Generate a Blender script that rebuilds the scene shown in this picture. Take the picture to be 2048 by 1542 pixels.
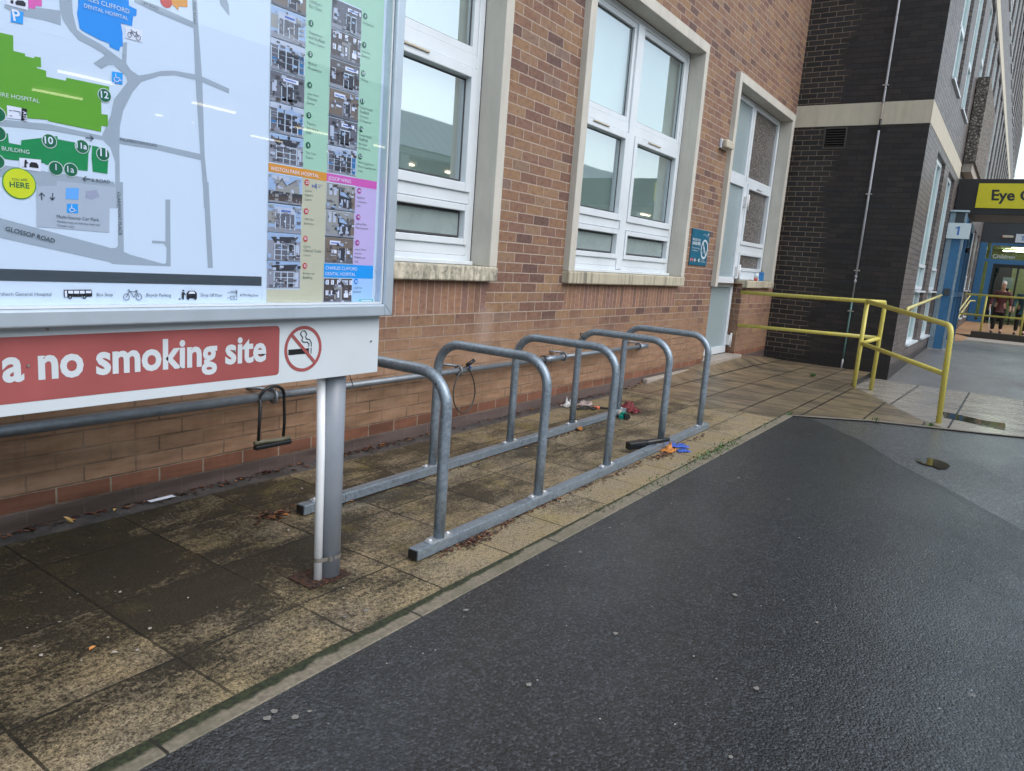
import bpy, bmesh, math, random
from mathutils import Vector, Matrix, noise
random.seed(7)
for o in list(bpy.data.objects): bpy.data.objects.remove(o)
SC = bpy.context.scene
COL = SC.collection
R = math.radians

# ---------------------------------------------------------------- camera
cam = bpy.data.cameras.new('camera'); camo = bpy.data.objects.new('camera', cam); COL.objects.link(camo)
CM = [[0.56901432, -0.10239541, 0.81592762], [-0.81898286, -0.15996526, 0.55107004], [0.07409303, -0.98179748, -0.17488261]]
mw = Matrix.Identity(4)
for i in range(3):
    mw[i][0] = CM[i][0]; mw[i][1] = -CM[i][1]; mw[i][2] = -CM[i][2]
mw[0][3], mw[1][3], mw[2][3] = 0.0, -3.18, 1.245
camo.matrix_world = mw
cam.sensor_width = 36; cam.sensor_fit = 'HORIZONTAL'; cam.lens = 36*1448.16/2048
cam.clip_start = 0.05; cam.clip_end = 2000
SC.camera = camo
# ---------------------------------------------------------------- sky, sun, exposure
SUN_EL, SUN_AZ = R(46), R(184)
W = bpy.data.worlds.new('World'); SC.world = W; W.use_nodes = True
nt = W.node_tree; nt.nodes.clear()
sky = nt.nodes.new('ShaderNodeTexSky'); sky.sky_type = 'NISHITA'; sky.sun_disc = False
sky.sun_elevation = SUN_EL; sky.sun_rotation = SUN_AZ; sky.dust_density = 2.0; sky.ozone_density = 1.0; sky.air_density = 1.0
hs = nt.nodes.new('ShaderNodeHueSaturation'); hs.inputs['Saturation'].default_value = 0.60
hs.inputs['Hue'].default_value = 0.474
bg = nt.nodes.new('ShaderNodeBackground'); bg.inputs[1].default_value = 0.15
wo = nt.nodes.new('ShaderNodeOutputWorld')
nt.links.new(sky.outputs[0], hs.inputs['Color']); nt.links.new(hs.outputs[0], bg.inputs[0]); nt.links.new(bg.outputs[0], wo.inputs[0])
sl = bpy.data.lights.new('sun', 'SUN'); sl.energy = 0.5; sl.angle = R(60); sl.color = (1.0, 0.985, 0.96)
so = bpy.data.objects.new('sun', sl); COL.objects.link(so)
sd = Vector((math.sin(SUN_AZ)*math.cos(SUN_EL), math.cos(SUN_AZ)*math.cos(SUN_EL), math.sin(SUN_EL)))
so.rotation_euler = (-sd).to_track_quat('-Z', 'Y').to_euler(); so.location = (0, -8, 12)
SC.view_settings.view_transform = 'Standard'; SC.view_settings.look = 'None'
SC.view_settings.exposure = 1.0; SC.view_settings.gamma = 1.0; SC.view_settings.use_curve_mapping = False
SC.render.engine = 'CYCLES'; SC.cycles.max_bounces = 8; SC.cycles.use_denoising = True

# ---------------------------------------------------------------- object helpers
WO = {}
def tag(o, label=None, cat=None, group=None, kind=None):
    if label: o['label'] = label
    if cat: o['category'] = cat
    if group: o['group'] = group
    if kind: o['kind'] = kind
    return o
def thing(name, label, cat, loc=(0, 0, 0), group=None, rz=0):
    o = bpy.data.objects.new(name, None); COL.objects.link(o)
    o.location = loc; o.rotation_euler.z = rz; o.empty_display_size = 0.2
    WO[o.name] = (Vector(loc), rz)
    return tag(o, label, cat, group)
def copy_tree(o, parent=None):
    c = o.copy(); COL.objects.link(c); c.parent = parent
    WO[c.name] = WO.get(o.name, (Vector((0, 0, 0)), 0))
    for ch in list(o.children): copy_tree(ch, c)
    return c

class MB:
    def __init__(s): s.v = []; s.f = []; s.m = []; s.sm = []
    def add(s, vs, fs, m=0, smooth=False):
        b = len(s.v); s.v += [tuple(v) for v in vs]
        for f in fs: s.f.append([b+i for i in f]); s.m.append(m); s.sm.append(smooth)
        return s
    def box(s, x0, x1, y0, y1, z0, z1, m=0):
        x0, x1 = sorted((x0, x1)); y0, y1 = sorted((y0, y1)); z0, z1 = sorted((z0, z1))
        v = [(x, y, z) for z in (z0, z1) for y in (y0, y1) for x in (x0, x1)]
        return s.add(v, [(0, 2, 3, 1), (4, 5, 7, 6), (0, 1, 5, 4), (2, 6, 7, 3), (0, 4, 6, 2), (1, 3, 7, 5)], m)
    def poly(s, pts, m=0): return s.add(pts, [list(range(len(pts)))], m)
    def rect_y(s, x0, x1, z0, z1, y, m=0): return s.poly([(x0, y, z0), (x1, y, z0), (x1, y, z1), (x0, y, z1)], m)
    def rect_x(s, y0, y1, z0, z1, x, m=0): return s.poly([(x, y1, z0), (x, y0, z0), (x, y0, z1), (x, y1, z1)], m)
    def prism(s, pts, d, m=0):
        d = Vector(d); a = [Vector(p) for p in pts]; n = len(a)
        s.add([*a, *[p+d for p in a]], [list(range(n))[::-1], list(range(n, 2*n))]+[(i, (i+1) % n, n+(i+1) % n, n+i) for i in range(n)], m)
        return s
    def tube(s, path, r, n=12, m=0, cap=True, closed=False, flat=1.0):
        P = [Vector(p) for p in path]; k = len(P); rr = r if isinstance(r, (list, tuple)) else [r]*k
        T = []
        for i in range(k):
            a = P[i-1] if (i > 0 or closed) else P[i]; b = P[(i+1) % k] if (i < k-1 or closed) else P[i]
            T.append((b-a).normalized())
        up = Vector((0, 0, 1)) if abs(T[0].z) < 0.9 else Vector((0, 1, 0))
        N = (up - T[0]*up.dot(T[0])).normalized(); vs = []
        for i in range(k):
            N = (N - T[i]*N.dot(T[i])); N = N.normalized() if N.length > 1e-6 else up
            B = T[i].cross(N)
            for j in range(n):
                t = 2*math.pi*j/n; vs.append(P[i] + N*(math.cos(t)*rr[i]) + B*(math.sin(t)*rr[i]*flat))
        fs = []
        for i in range(k if closed else k-1):
            for j in range(n):
                a = i*n+j; b = i*n+(j+1) % n; c = ((i+1) % k)*n+(j+1) % n; d = ((i+1) % k)*n+j
                fs.append((a, d, c, b))
        s.add(vs, fs, m, True)
        if cap and not closed:
            e = len(s.v)-k*n; s.f.append([e+j for j in range(n)]); s.m.append(m); s.sm.append(False)
            s.f.append([e+(k-1)*n+j for j in range(n)][::-1]); s.m.append(m); s.sm.append(False)
        return s
    def cyl(s, p0, p1, r, n=20, m=0): return s.tube([p0, p1], r, n, m)
    def disc_xz(s, cx, cz, y, r, m=0, n=24, r2=None):
        if r2 is None:
            return s.poly([(cx+r*math.cos(2*math.pi*i/n), y, cz+r*math.sin(2*math.pi*i/n)) for i in range(n)], m)
        vs = [(cx+q*math.cos(2*math.pi*i/n), y, cz+q*math.sin(2*math.pi*i/n)) for i in range(n) for q in (r, r2)]
        return s.add(vs, [(2*i, 2*((i+1) % n), 2*((i+1) % n)+1, 2*i+1) for i in range(n)], m)
    def stroke_xz(s, pts, w, y, m=0):
        for (ax, az), (bx, bz) in zip(pts, pts[1:]):
            dx, dz = bx-ax, bz-az; L = math.hypot(dx, dz)
            if L < 1e-6: continue
            nx, nz = -dz/L*w/2, dx/L*w/2; ex, ez = dx/L*w*.3, dz/L*w*.3
            s.poly([(ax-nx-ex, y, az-nz-ez), (bx-nx+ex, y, bz-nz+ez), (bx+nx+ex, y, bz+nz+ez), (ax+nx-ex, y, az+nz-ez)], m)
        return s
    def build(s, name, mats, parent=None, bevel=0, seg=2, origin=None):
        if not isinstance(mats, (list, tuple)): mats = [mats]
        po, prz = WO[parent.name] if parent is not None else (Vector((0, 0, 0)), 0)
        og = Vector(origin) if origin is not None else po
        me = bpy.data.meshes.new(name)
        me.from_pydata([(v[0]-og[0], v[1]-og[1], v[2]-og[2]) for v in s.v], [], s.f)
        me.polygons.foreach_set('material_index', s.m); me.polygons.foreach_set('use_smooth', s.sm)
        for m in mats: me.materials.append(m)
        me.validate(); me.update()
        o = bpy.data.objects.new(name, me); COL.objects.link(o)
        o.parent = parent; o.location = og-po; WO[o.name] = (og, 0)
        if bevel:
            b = o.modifiers.new('bevel', 'BEVEL'); b.width = bevel; b.segments = seg; b.limit_method = 'ANGLE'; b.angle_limit = R(40); b.harden_normals = False
        return o

_tc = {}
def text_faces(s, bold=0):
    key = (s, bold)
    if key in _tc: return _tc[key]
    cu = bpy.data.curves.new('lettering', 'FONT'); cu.body = s; cu.size = 1; cu.resolution_u = 3; cu.offset = 0.018*bold; cu.fill_mode = 'FRONT' if hasattr(cu, 'fill_mode') else cu.fill_mode
    o = bpy.data.objects.new('lettering', cu); COL.objects.link(o)
    dg = bpy.context.evaluated_depsgraph_get(); me = bpy.data.meshes.new_from_object(o.evaluated_get(dg))
    vs = [(v.co.x, v.co.y) for v in me.vertices]; fs = [list(p.vertices) for p in me.polygons]
    bpy.data.objects.remove(o); bpy.data.curves.remove(cu); bpy.data.meshes.remove(me)
    _tc[key] = (vs, fs); return _tc[key]
def put_text(mb, s, fn, m=0, bold=0):
    """fn maps (u,v) of the text (u in 0..1 over its width, v in cap heights) to a 3-D point"""
    vs, fs = text_faces(s, bold)
    if not vs: return
    x0 = min(v[0] for v in vs); x1 = max(v[0] for v in vs)
    mb.add([fn((v[0]-x0)/(x1-x0), v[1]/0.729, x1-x0) for v in vs], fs, m)
def text_xz(mb, s, p0, p1, y, m=0, bold=0, vs=1.0):
    dx, dz = p1[0]-p0[0], p1[1]-p0[1]; L = math.hypot(dx, dz); ux, uz = dx/L, dz/L
    def fn(u, v, w):
        h = 0.729*v*L/w*vs
        return (p0[0]+ux*u*L-uz*h, y, p0[1]+uz*u*L+ux*h)
    put_text(mb, s, fn, m, bold)

# ---------------------------------------------------------------- material helpers
class NT:
    def __init__(s, name):
        s.mat = bpy.data.materials.new(name); s.mat.use_nodes = True; s.t = s.mat.node_tree
        s.b = s.t.nodes['Principled BSDF']; s.out = s.t.nodes['Material Output']
    def n(s, ty, **k):
        nd = s.t.nodes.new(ty)
        for a, v in k.items(): setattr(nd, a, v)
        return nd
    def l(s, a, b): s.t.links.new(a, b)
    def pos(s): return s.n('ShaderNodeNewGeometry').outputs['Position']
    def obj(s): return s.n('ShaderNodeTexCoord').outputs['Object']
    def sep(s, v): q = s.n('ShaderNodeSeparateXYZ'); s.l(v, q.inputs[0]); return q.outputs
    def comb(s, x=0, y=0, z=0):
        q = s.n('ShaderNodeCombineXYZ')
        for i, a in enumerate((x, y, z)):
            if hasattr(a, 'links'): s.l(a, q.inputs[i])
            else: q.inputs[i].default_value = a
        return q.outputs[0]
    def mth(s, op, a, b=None, c=None, clamp=False):
        q = s.n('ShaderNodeMath', operation=op); q.use_clamp = clamp
        for i, x in enumerate((a, b, c)):
            if x is None: continue
            if hasattr(x, 'links'): s.l(x, q.inputs[i])
            else: q.inputs[i].default_value = x
        return q.outputs[0]
    def noise(s, v, scale, detail=3, rough=.55, out=0):
        q = s.n('ShaderNodeTexNoise'); s.l(v, q.inputs['Vector']); q.inputs['Scale'].default_value = scale
        q.inputs['Detail'].default_value = detail; q.inputs['Roughness'].default_value = rough; return q.outputs[out]
    def scalev(s, v, x, y, z):
        q = s.n('ShaderNodeMapping'); s.l(v, q.inputs[0]); q.inputs['Scale'].default_value = (x, y, z); return q.outputs[0]
    def offv(s, v, x, y, z):
        q = s.n('ShaderNodeMapping'); s.l(v, q.inputs[0]); q.inputs['Location'].default_value = (x, y, z); return q.outputs[0]
    def vor(s, v, scale, feat='F1', out=0):
        q = s.n('ShaderNodeTexVoronoi', feature=feat); s.l(v, q.inputs['Vector']); q.inputs['Scale'].default_value = scale; return q.outputs[out]
    def rng(s, v, a, b, c=0.0, d=1.0):
        q = s.n('ShaderNodeMapRange'); s.l(v, q.inputs[0])
        for i, x in enumerate((a, b, c, d)): q.inputs[1+i].default_value = x
        q.clamp = True; return q.outputs[0]
    def ramp(s, v, stops, interp='LINEAR'):
        q = s.n('ShaderNodeValToRGB'); s.l(v, q.inputs[0]); cr = q.color_ramp; cr.interpolation = interp
        while len(cr.elements) < len(stops): cr.elements.new(0.5)
        for e, (p, c) in zip(cr.elements, stops): e.position = p; e.color = (*c, 1) if len(c) == 3 else c
        return q.outputs[0]
    def mix(s, f, a, b, mode='MIX'):
        q = s.n('ShaderNodeMix', data_type='RGBA', blend_type=mode)
        if hasattr(f, 'links'): s.l(f, q.inputs[0])
        else: q.inputs[0].default_value = f
        for i, x in ((6, a), (7, b)):
            if hasattr(x, 'links'): s.l(x, q.inputs[i])
            else: q.inputs[i].default_value = (*x, 1)
        return q.outputs[2]
    def bump(s, h, strength=.3, dist=.01, nrm=None):
        q = s.n('ShaderNodeBump'); s.l(h, q.inputs['Height']); q.inputs['Strength'].default_value = strength; q.inputs['Distance'].default_value = dist
        if nrm: s.l(nrm, q.inputs['Normal'])
        return q.outputs[0]
    def fin(s, col=None, rough=None, nrm=None, metal=None, spec=None):
        for nm, v in (('Base Color', col), ('Roughness', rough), ('Normal', nrm), ('Metallic', metal), ('Specular IOR Level', spec)):
            if v is None: continue
            if hasattr(v, 'links'): s.l(v, s.b.inputs[nm])
            elif nm == 'Base Color': s.b.inputs[nm].default_value = (*v, 1)
            else: s.b.inputs[nm].default_value = v
        return s.mat
def flat(name, col, rough=.5, metal=0, spec=.5, var=.12, vs=9.0, bump=0):
    """plain coloured surface with slight uneven tone and gloss"""
    k = NT(name); p = k.pos(); nz = k.noise(p, vs, 4)
    c = k.mix(k.rng(nz, .35, .65), [x*(1-var) for x in col], [min(1, x*(1+var*.5)) for x in col])
    r = k.rng(k.noise(p, vs*.8, 2), .3, .7, max(.03, rough-.04), min(1, rough+.04))
    return k.fin(c, r, k.bump(k.noise(p, vs*14, 2), .12, .002) if bump else None, metal, spec)
def emis(name, col, e):
    k = NT(name); k.fin(col, .5); k.b.inputs['Emission Color'].default_value = (*col, 1); k.b.inputs['Emission Strength'].default_value = e; return k.mat

def brick_uv(k):
    x, y, z = k.sep(k.pos()); return k.comb(k.mth('ADD', x, y), z, 0), x, y, z
def bricks(name, stops, mortar, dark=False, soldier=False):
    k = NT(name); uv, x, y, z = brick_uv(k); p = k.pos()
    if soldier: uv = k.comb(k.mth('ADD', k.mth('ADD', x, y), .02), k.mth('ADD', z, -.825), 0)
    # slightly wobbly edges
    nv = k.noise(p, 45, 2, out=1); wob = k.n('ShaderNodeVectorMath', operation='SCALE'); sb = k.n('ShaderNodeVectorMath', operation='SUBTRACT')
    k.l(nv, sb.inputs[0]); sb.inputs[1].default_value = (.5, .5, .5); k.l(sb.outputs[0], wob.inputs[0]); wob.inputs[3].default_value = .004
    ad = k.n('ShaderNodeVectorMath', operation='ADD'); k.l(uv, ad.inputs[0]); k.l(wob.outputs[0], ad.inputs[1]); uv2 = ad.outputs[0]
    b = k.n('ShaderNodeTexBrick'); k.l(uv2, b.inputs['Vector']); b.offset = .5; b.squash = 1
    b.inputs['Scale'].default_value = 1; b.inputs['Color1'].default_value = (0, 0, 0, 1); b.inputs['Color2'].default_value = (1, 1, 1, 1); b.inputs['Mortar'].default_value = (.5, .5, .5, 1)
    b.inputs['Brick Width'].default_value = .073 if soldier else .225; b.inputs['Row Height'].default_value = .226 if soldier else .075
    if soldier: b.offset = 0
    b.inputs['Mortar Size'].default_value = .0048; b.inputs['Mortar Smooth'].default_value = .25; b.inputs['Bias'].default_value = 0
    rnd = k.sep(b.outputs['Color'])[0]; mf = b.outputs['Fac']
    fine = k.noise(p, 260, 3, .7); med = k.noise(p, 28, 3, .6); big = k.noise(k.scalev(p, 1, 1, .7), 1.3, 3)
    col = k.ramp(rnd, stops)
    col = k.mix(k.rng(fine, .35, .7, 0, .55), col, k.mix(1, col, (.42, .38, .36), 'MULTIPLY'))
    col = k.mix(k.rng(med, .4, .75, 0, .4), col, k.mix(1, col, (.70, .62, .58), 'MULTIPLY'))
    if not dark:
        yb = k.noise(k.scalev(p, 1, 1, 2.5), 16, 3, .6); col = k.mix(k.rng(yb, .52, .66, 0, .55), col, k.mix(1, col, (1.25, 1.15, .85), 'MULTIPLY')); col = k.mix(k.rng(yb, .46, .34, 0, .6), col, k.mix(1, col, (.66, .56, .60), 'MULTIPLY'))
        col = k.mix(1, col, (1.03, 1.0, .96), 'MULTIPLY')
        # base courses: red engineering brick row, purple-grey row, then smeared tan pointing above
        red = k.mth('MULTIPLY', k.rng(z, .076, .080), k.rng(z, .146, .150, 1, 0))
        low = k.rng(z, .074, .078, 1, 0)
        tan = k.mix(k.rng(k.noise(k.scalev(p, .55, 1, 2.2), 9, 4), .35, .65), (.27, .155, .09), (.37, .235, .15))
        tf = k.mth('MULTIPLY', k.mth('MULTIPLY', k.rng(z, .148, .152), k.rng(k.mth('ADD', z, k.mth('MULTIPLY', k.mth('SUBTRACT', big, .5), .5)), .54, .80, .8, 0)), k.rng(x, 6.5, 10, 1, .55))
        col = k.mix(tf, col, tan)
        col = k.mix(red, col, k.mix(rnd, (.15, .065, .04), (.235, .10, .06)))
        col = k.mix(low, col, k.mix(med, (.075, .055, .05), (.15, .11, .10)))
        mor = k.mix(k.rng(z, .5, .8), k.mix(k.rng(k.noise(p, 3, 3), .4, .6), (.13, .09, .06), (.31, .22, .155)), mortar)
        mor = k.mix(red, mor, (.33, .28, .22))
        mor = k.mix(low, mor, (.16, .12, .11))
        mcol = k.mix(k.rng(med, .3, .7), mor, k.mix(1, mor, (.8, .78, .76), 'MULTIPLY'))
        ms = k.mth('MULTIPLY', mf, k.mth('SUBTRACT', 1.0, k.mth('MULTIPLY', tf, k.rng(k.noise(p, 5, 3), .4, .65, .05, .75))))
        col = k.mix(ms, col, mcol)
        pit = k.mth('MULTIPLY', k.rng(k.noise(k.scalev(p, .45, 1, 1.6), 75, 4, .75), .62, .70), tf); col = k.mix(k.mth('MULTIPLY', pit, .85), col, (.05, .032, .022))
        # dirt low on the wall and rising damp streaks
        d1 = k.mth('MULTIPLY', k.rng(k.noise(k.scalev(p, .35, 1, 3.0), 3.2, 5, .6), .42, .62), k.rng(z, .12, .75, 1, 0))
        d1 = k.mth('MULTIPLY', d1, k.rng(x, 1.0, 6.5, 1.0, .45))
        col = k.mix(k.mth('MULTIPLY', d1, .85), col, k.mix(1, col, (.38, .36, .30), 'MULTIPLY'))
        d2 = k.mth('MULTIPLY', k.rng(k.noise(k.scalev(p, 5, 5, .35), 2.2, 4), .55, .75), .45)
        col = k.mix(d2, col, k.mix(1, col, (.62, .58, .55), 'MULTIPLY'))
        # lime bloom
        bl = k.mth('MULTIPLY', k.rng(k.mth('ABSOLUTE', k.mth('SUBTRACT', x, 4.29)), .03, .14, 1, 0), k.mth('MULTIPLY', k.rng(z, .35, .7), k.rng(z, .84, .9, 1, 0)))
        col = k.mix(k.mth('MULTIPLY', k.mth('MULTIPLY', bl, k.rng(fine, .3, .6)), .3), col, (.55, .47, .42))
        h = k.mth('SUBTRACT', k.mth('MULTIPLY', fine, .35), ms)
        rough = k.rng(med, .3, .7, .55, .85)
    else:
        # repointed pale joints in patches; the rest raked and sooty
        pale = k.mth('MULTIPLY', k.rng(k.mth('ADD', y, k.mth('MULTIPLY', k.mth('SUBTRACT', k.noise(p, 1.7, 2), .5), 1.1)), -.72, -.52), k.rng(x, 11.8, 12.0, 1, 1))
        side = k.rng(x, 11.9, 11.95)
        pale = k.mth('MAXIMUM', pale, k.mth('MULTIPLY', side, k.rng(z, 1.0, 1.6, .8, .0)))
        mor = k.mix(pale, (.008, .007, .008), mortar)
        col = k.mix(mf, col, mor)
        br = k.mth('MULTIPLY', k.rng(big, .3, .7), .35); col = k.mix(br, col, k.mix(1, col, (.55, .5, .5), 'MULTIPLY'))
        base = k.rng(k.mth('ADD', z, k.mth('MULTIPLY', med, .1)), .10, .2, .75, 0); col = k.mix(base, col, (.012, .011, .011))
        h = k.mth('SUBTRACT', k.mth('MULTIPLY', fine, .3), mf)
        rough = k.rng(med, .3, .7, .38, .6)
    return k.fin(col, rough, k.bump(h, .7, .004), spec=.4)
M = {}
M['brick'] = bricks('main_brick', [(0, (.13, .08, .074)), (.14, (.205, .12, .092)), (.3, (.265, .16, .105)), (.45, (.185, .105, .088)), (.6, (.29, .185, .11)), (.75, (.215, .128, .105)), (.88, (.31, .205, .125)), (1, (.21, .15, .13))], (.40, .32, .265))
M['soldier'] = bricks('soldier_brick', [(0, (.19, .115, .095)), (.35, (.30, .18, .12)), (.7, (.34, .20, .14)), (1, (.24, .145, .125))], (.42, .32, .26), soldier=True)
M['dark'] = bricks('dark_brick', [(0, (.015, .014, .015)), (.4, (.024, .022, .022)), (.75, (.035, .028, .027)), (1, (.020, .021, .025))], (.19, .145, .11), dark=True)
M['side'] = bricks('wing_brick_sheen_side', [(0, (.115, .10, .098)), (.4, (.155, .138, .133)), (.75, (.19, .16, .15)), (1, (.14, .13, .133))], (.08, .065, .06), dark=True)  # same brick as the end wall, grazing sky sheen put into its lighter colour

def stone(name, col, dirt, amt=.5, low=None):
    k = NT(name); p = k.pos(); z = k.sep(p)[2]
    n1 = k.noise(k.scalev(p, 1, 1, .5), 6, 5, .6); n2 = k.noise(p, 90, 4, .7); n3 = k.noise(k.scalev(p, 6, 6, .4), 3, 4)
    c = k.mix(k.rng(n1, .35, .7), col, [x*.86 for x in col])
    c = k.mix(k.rng(n2, .5, .8, 0, .4), c, [x*.7 for x in col])
    c = k.mix(k.mth('MULTIPLY', k.rng(n3, .5, .72), amt), c, dirt)
    return k.fin(c, .75, k.bump(n2, .25, .003))
M['stone'] = stone('painted_stone', (.53, .51, .455), (.36, .345, .30), .35)
M['sill'] = stone('weathered_sill_stone', (.46, .42, .32), (.10, .10, .08), .85)
k = NT('mossy_sill_stone'); p = k.pos(); n1 = k.noise(p, 22, 5, .7); n2 = k.noise(k.scalev(p, 7, 7, 1.5), 4, 4)
c = k.mix(k.rng(n2, .38, .6), (.60, .55, .44), (.33, .31, .24)); c = k.mix(k.rng(n1, .48, .66, 0, .75), c, (.11, .11, .09))
M['sill_dirty'] = k.fin(c, .85, k.bump(n1, .4, .004))
M['cream'] = stone('cream_concrete_band', (.50, .46, .37), (.36, .32, .25), .4)
M['upvc'] = flat('white_upvc', (.62, .675, .72), .32, var=.06, vs=3)
M['upvc_edge'] = flat('grey_seal', (.05, .05, .055), .6)
M['steelwhite'] = flat('white_hinge', (.62, .63, .64), .35)
def glass(name, ior, tint, rough=.02):
    k = NT(name); k.t.nodes.remove(k.b)
    fr0 = k.n('ShaderNodeFresnel'); fr0.inputs[0].default_value = ior
    bf = k.mth('SUBTRACT', 1.0, k.n('ShaderNodeNewGeometry').outputs['Backfacing']); fm = k.mth('MULTIPLY', fr0.outputs[0], bf)
    tr = k.n('ShaderNodeBsdfTransparent'); tr.inputs[0].default_value = (*tint, 1)
    gl = k.n('ShaderNodeBsdfGlossy'); gl.inputs['Roughness'].default_value = rough; gl.inputs[0].default_value = (.95, .97, 1, 1)
    nb = k.bump(k.noise(k.pos(), 2.2, 1), .035, .01); k.l(nb, gl.inputs['Normal'])
    mx = k.n('ShaderNodeMixShader'); k.l(fm, mx.inputs[0]); k.l(tr.outputs[0], mx.inputs[1]); k.l(gl.outputs[0], mx.inputs[2]); k.l(mx.outputs[0], k.out.inputs[0])
    return k.mat
M['glass'] = glass('window_glass', 6.0, (.80, .87, .86))
M['glass_case'] = glass('case_glass', 1.5, (.93, .95, 1.0), .01)
M['glass_dark'] = glass('door_glass', 1.6, (.75, .85, .82))
M['frost'] = flat('frosted_pane', (.24, .30, .30), .28, spec=.8, var=.08, vs=5)
M['frost_door'] = flat('frosted_door_pane', (.27, .34, .36), .35, spec=.6, var=.08, vs=60, bump=1)
k = NT('patterned_obscure_pane'); p = k.pos(); v = k.vor(k.scalev(p, 1, 1, .45), 85); n1 = k.noise(p, 110, 2)
c = k.mix(k.rng(v, .2, .55), (.05, .045, .045), (.30, .27, .25)); c = k.mix(k.rng(n1, .45, .6), (.035, .03, .03), c)
M['obscure'] = k.fin(c, .25, k.bump(v, .5, .004), spec=.7)
M['blind'] = flat('pale_grey_green_blind', (.72, .76, .74), .9, var=.1, vs=1.5)
M['room'] = flat('dim_room_wall', (.35, .37, .34), .9)

# paving: exposed-aggregate slabs with algae; map board's shade also painted into the near end
k = NT('aggregate_slabs'); p = k.pos(); x, y, z = k.sep(p)
b = k.n('ShaderNodeTexBrick'); b.offset = 0; b.squash = 1
nv = k.noise(p, 9, 3, out=1); sbv = k.n('ShaderNodeVectorMath', operation='SUBTRACT'); k.l(nv, sbv.inputs[0]); sbv.inputs[1].default_value = (.5, .5, .5)
scv = k.n('ShaderNodeVectorMath', operation='SCALE'); k.l(sbv.outputs[0], scv.inputs[0]); scv.inputs[3].default_value = .012
adv = k.n('ShaderNodeVectorMath', operation='ADD'); k.l(k.comb(k.mth('ADD', x, -1.107+.445*20), k.mth('ADD', y, 1.307+4.5), 0), adv.inputs[0]); k.l(scv.outputs[0], adv.inputs[1])
k.l(adv.outputs[0], b.inputs['Vector']); b.inputs['Scale'].default_value = 1; b.inputs['Brick Width'].default_value = .445; b.inputs['Row Height'].default_value = .45
b.inputs['Mortar Size'].default_value = .0052; b.inputs['Mortar Smooth'].default_value = .3; b.inputs['Color1'].default_value = (0, 0, 0, 1); b.inputs['Color2'].default_value = (1, 1, 1, 1); b.inputs['Mortar'].default_value = (.5, .5, .5, 1)
jf = b.outputs['Fac']; rnd = k.sep(b.outputs['Color'])[0]
sp = k.noise(p, 150, 4, .85); sp2 = k.vor(p, 110); g2 = k.noise(p, 55, 4, .8); big = k.noise(k.scalev(p, .75, 1.5, 1), 2.6, 9, .72); mid = k.noise(p, 8, 6, .7)
tan = k.mix(rnd, (.33, .26, .145), (.43, .345, .20)); tan = k.mix(k.rng(k.noise(p, 4, 3), .4, .65), tan, (.33, .275, .19))
tan = k.mix(k.rng(g2, .50, .40, 0, .7), tan, (.135, .10, .06)); tan = k.mix(k.rng(sp, .50, .42, 0, .9), tan, (.045, .034, .022)); tan = k.mix(k.rng(sp, .56, .64, 0, .6), tan, (.50, .41, .27))
alg_shade = k.mix(k.rng(sp, .50, .62), (.010, .0095, .0075), k.mix(k.rng(x, 1.8, 3.2), (.060, .048, .026), (.13, .10, .058))); alg_shade = k.mix(k.rng(sp2, .09, .03, 0, .35), alg_shade, (.22, .19, .14)); alg_shade = k.mix(k.rng(g2, .42, .6, 0, .5), alg_shade, k.mix(k.rng(x, 1.8, 3.2), (.026, .022, .014), (.065, .050, .030)))
cov = k.mth('ADD', k.rng(y, -1.56, -1.05, -.24, .12), k.mth('ADD', k.rng(x, 1.2, 4.5, .14, -.12), k.mth('MULTIPLY', k.mth('SUBTRACT', rnd, .5), .26)))
dd = k.mth('ADD', k.mth('ADD', k.mth('ADD', k.mth('MULTIPLY', big, 1.65), -.16), cov), k.mth('ADD', k.mth('MULTIPLY', k.mth('SUBTRACT', g2, .5), -1.15), k.mth('MULTIPLY', k.mth('SUBTRACT', mid, .5), .45)))
cf = k.mth('MULTIPLY', k.rng(dd, .42, .88), .97)
c = k.mix(cf, tan, alg_shade)
green = k.mth('MULTIPLY', k.rng(mid, .48, .66), k.rng(y, -.5, -.15, .12, .7)); c = k.mix(k.mth('MULTIPLY', green, .5), c, k.mix(k.rng(sp, .42, .6), (.02, .021, .008), (.17, .14, .05)))
yl = k.mth('MULTIPLY', k.rng(k.noise(k.offv(p, 5, 3, 0), 3.2, 4, .6), .56, .68), k.rng(x, 1.5, 2.1, .12, .6)); c = k.mix(k.mth('MULTIPLY', yl, k.rng(sp, .46, .54)), c, (.27, .215, .06))
jm_ = k.mth('MULTIPLY', jf, k.rng(k.noise(p, 6, 3), .35, .6, .65, 1)); c = k.mix(k.mth('MULTIPLY', jm_, .95), c, (.012, .011, .008))
# slate-coloured channel against the wall
ch = k.rng(k.mth('ADD', y, k.mth('MULTIPLY', k.mth('SUBTRACT', mid, .5), .02)), -.125, -.115); c = k.mix(ch, c, k.mix(k.rng(mid, .4, .6), (.05, .048, .047), (.10, .09, .085)))
h = k.mth('SUBTRACT', k.mth('MULTIPLY', sp, .5), k.mth('MULTIPLY', jf, 1.2))
M['slab'] = k.fin(c, k.rng(big, .3, .7, .42, .62), k.bump(h, .6, .006), spec=.42)
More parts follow.
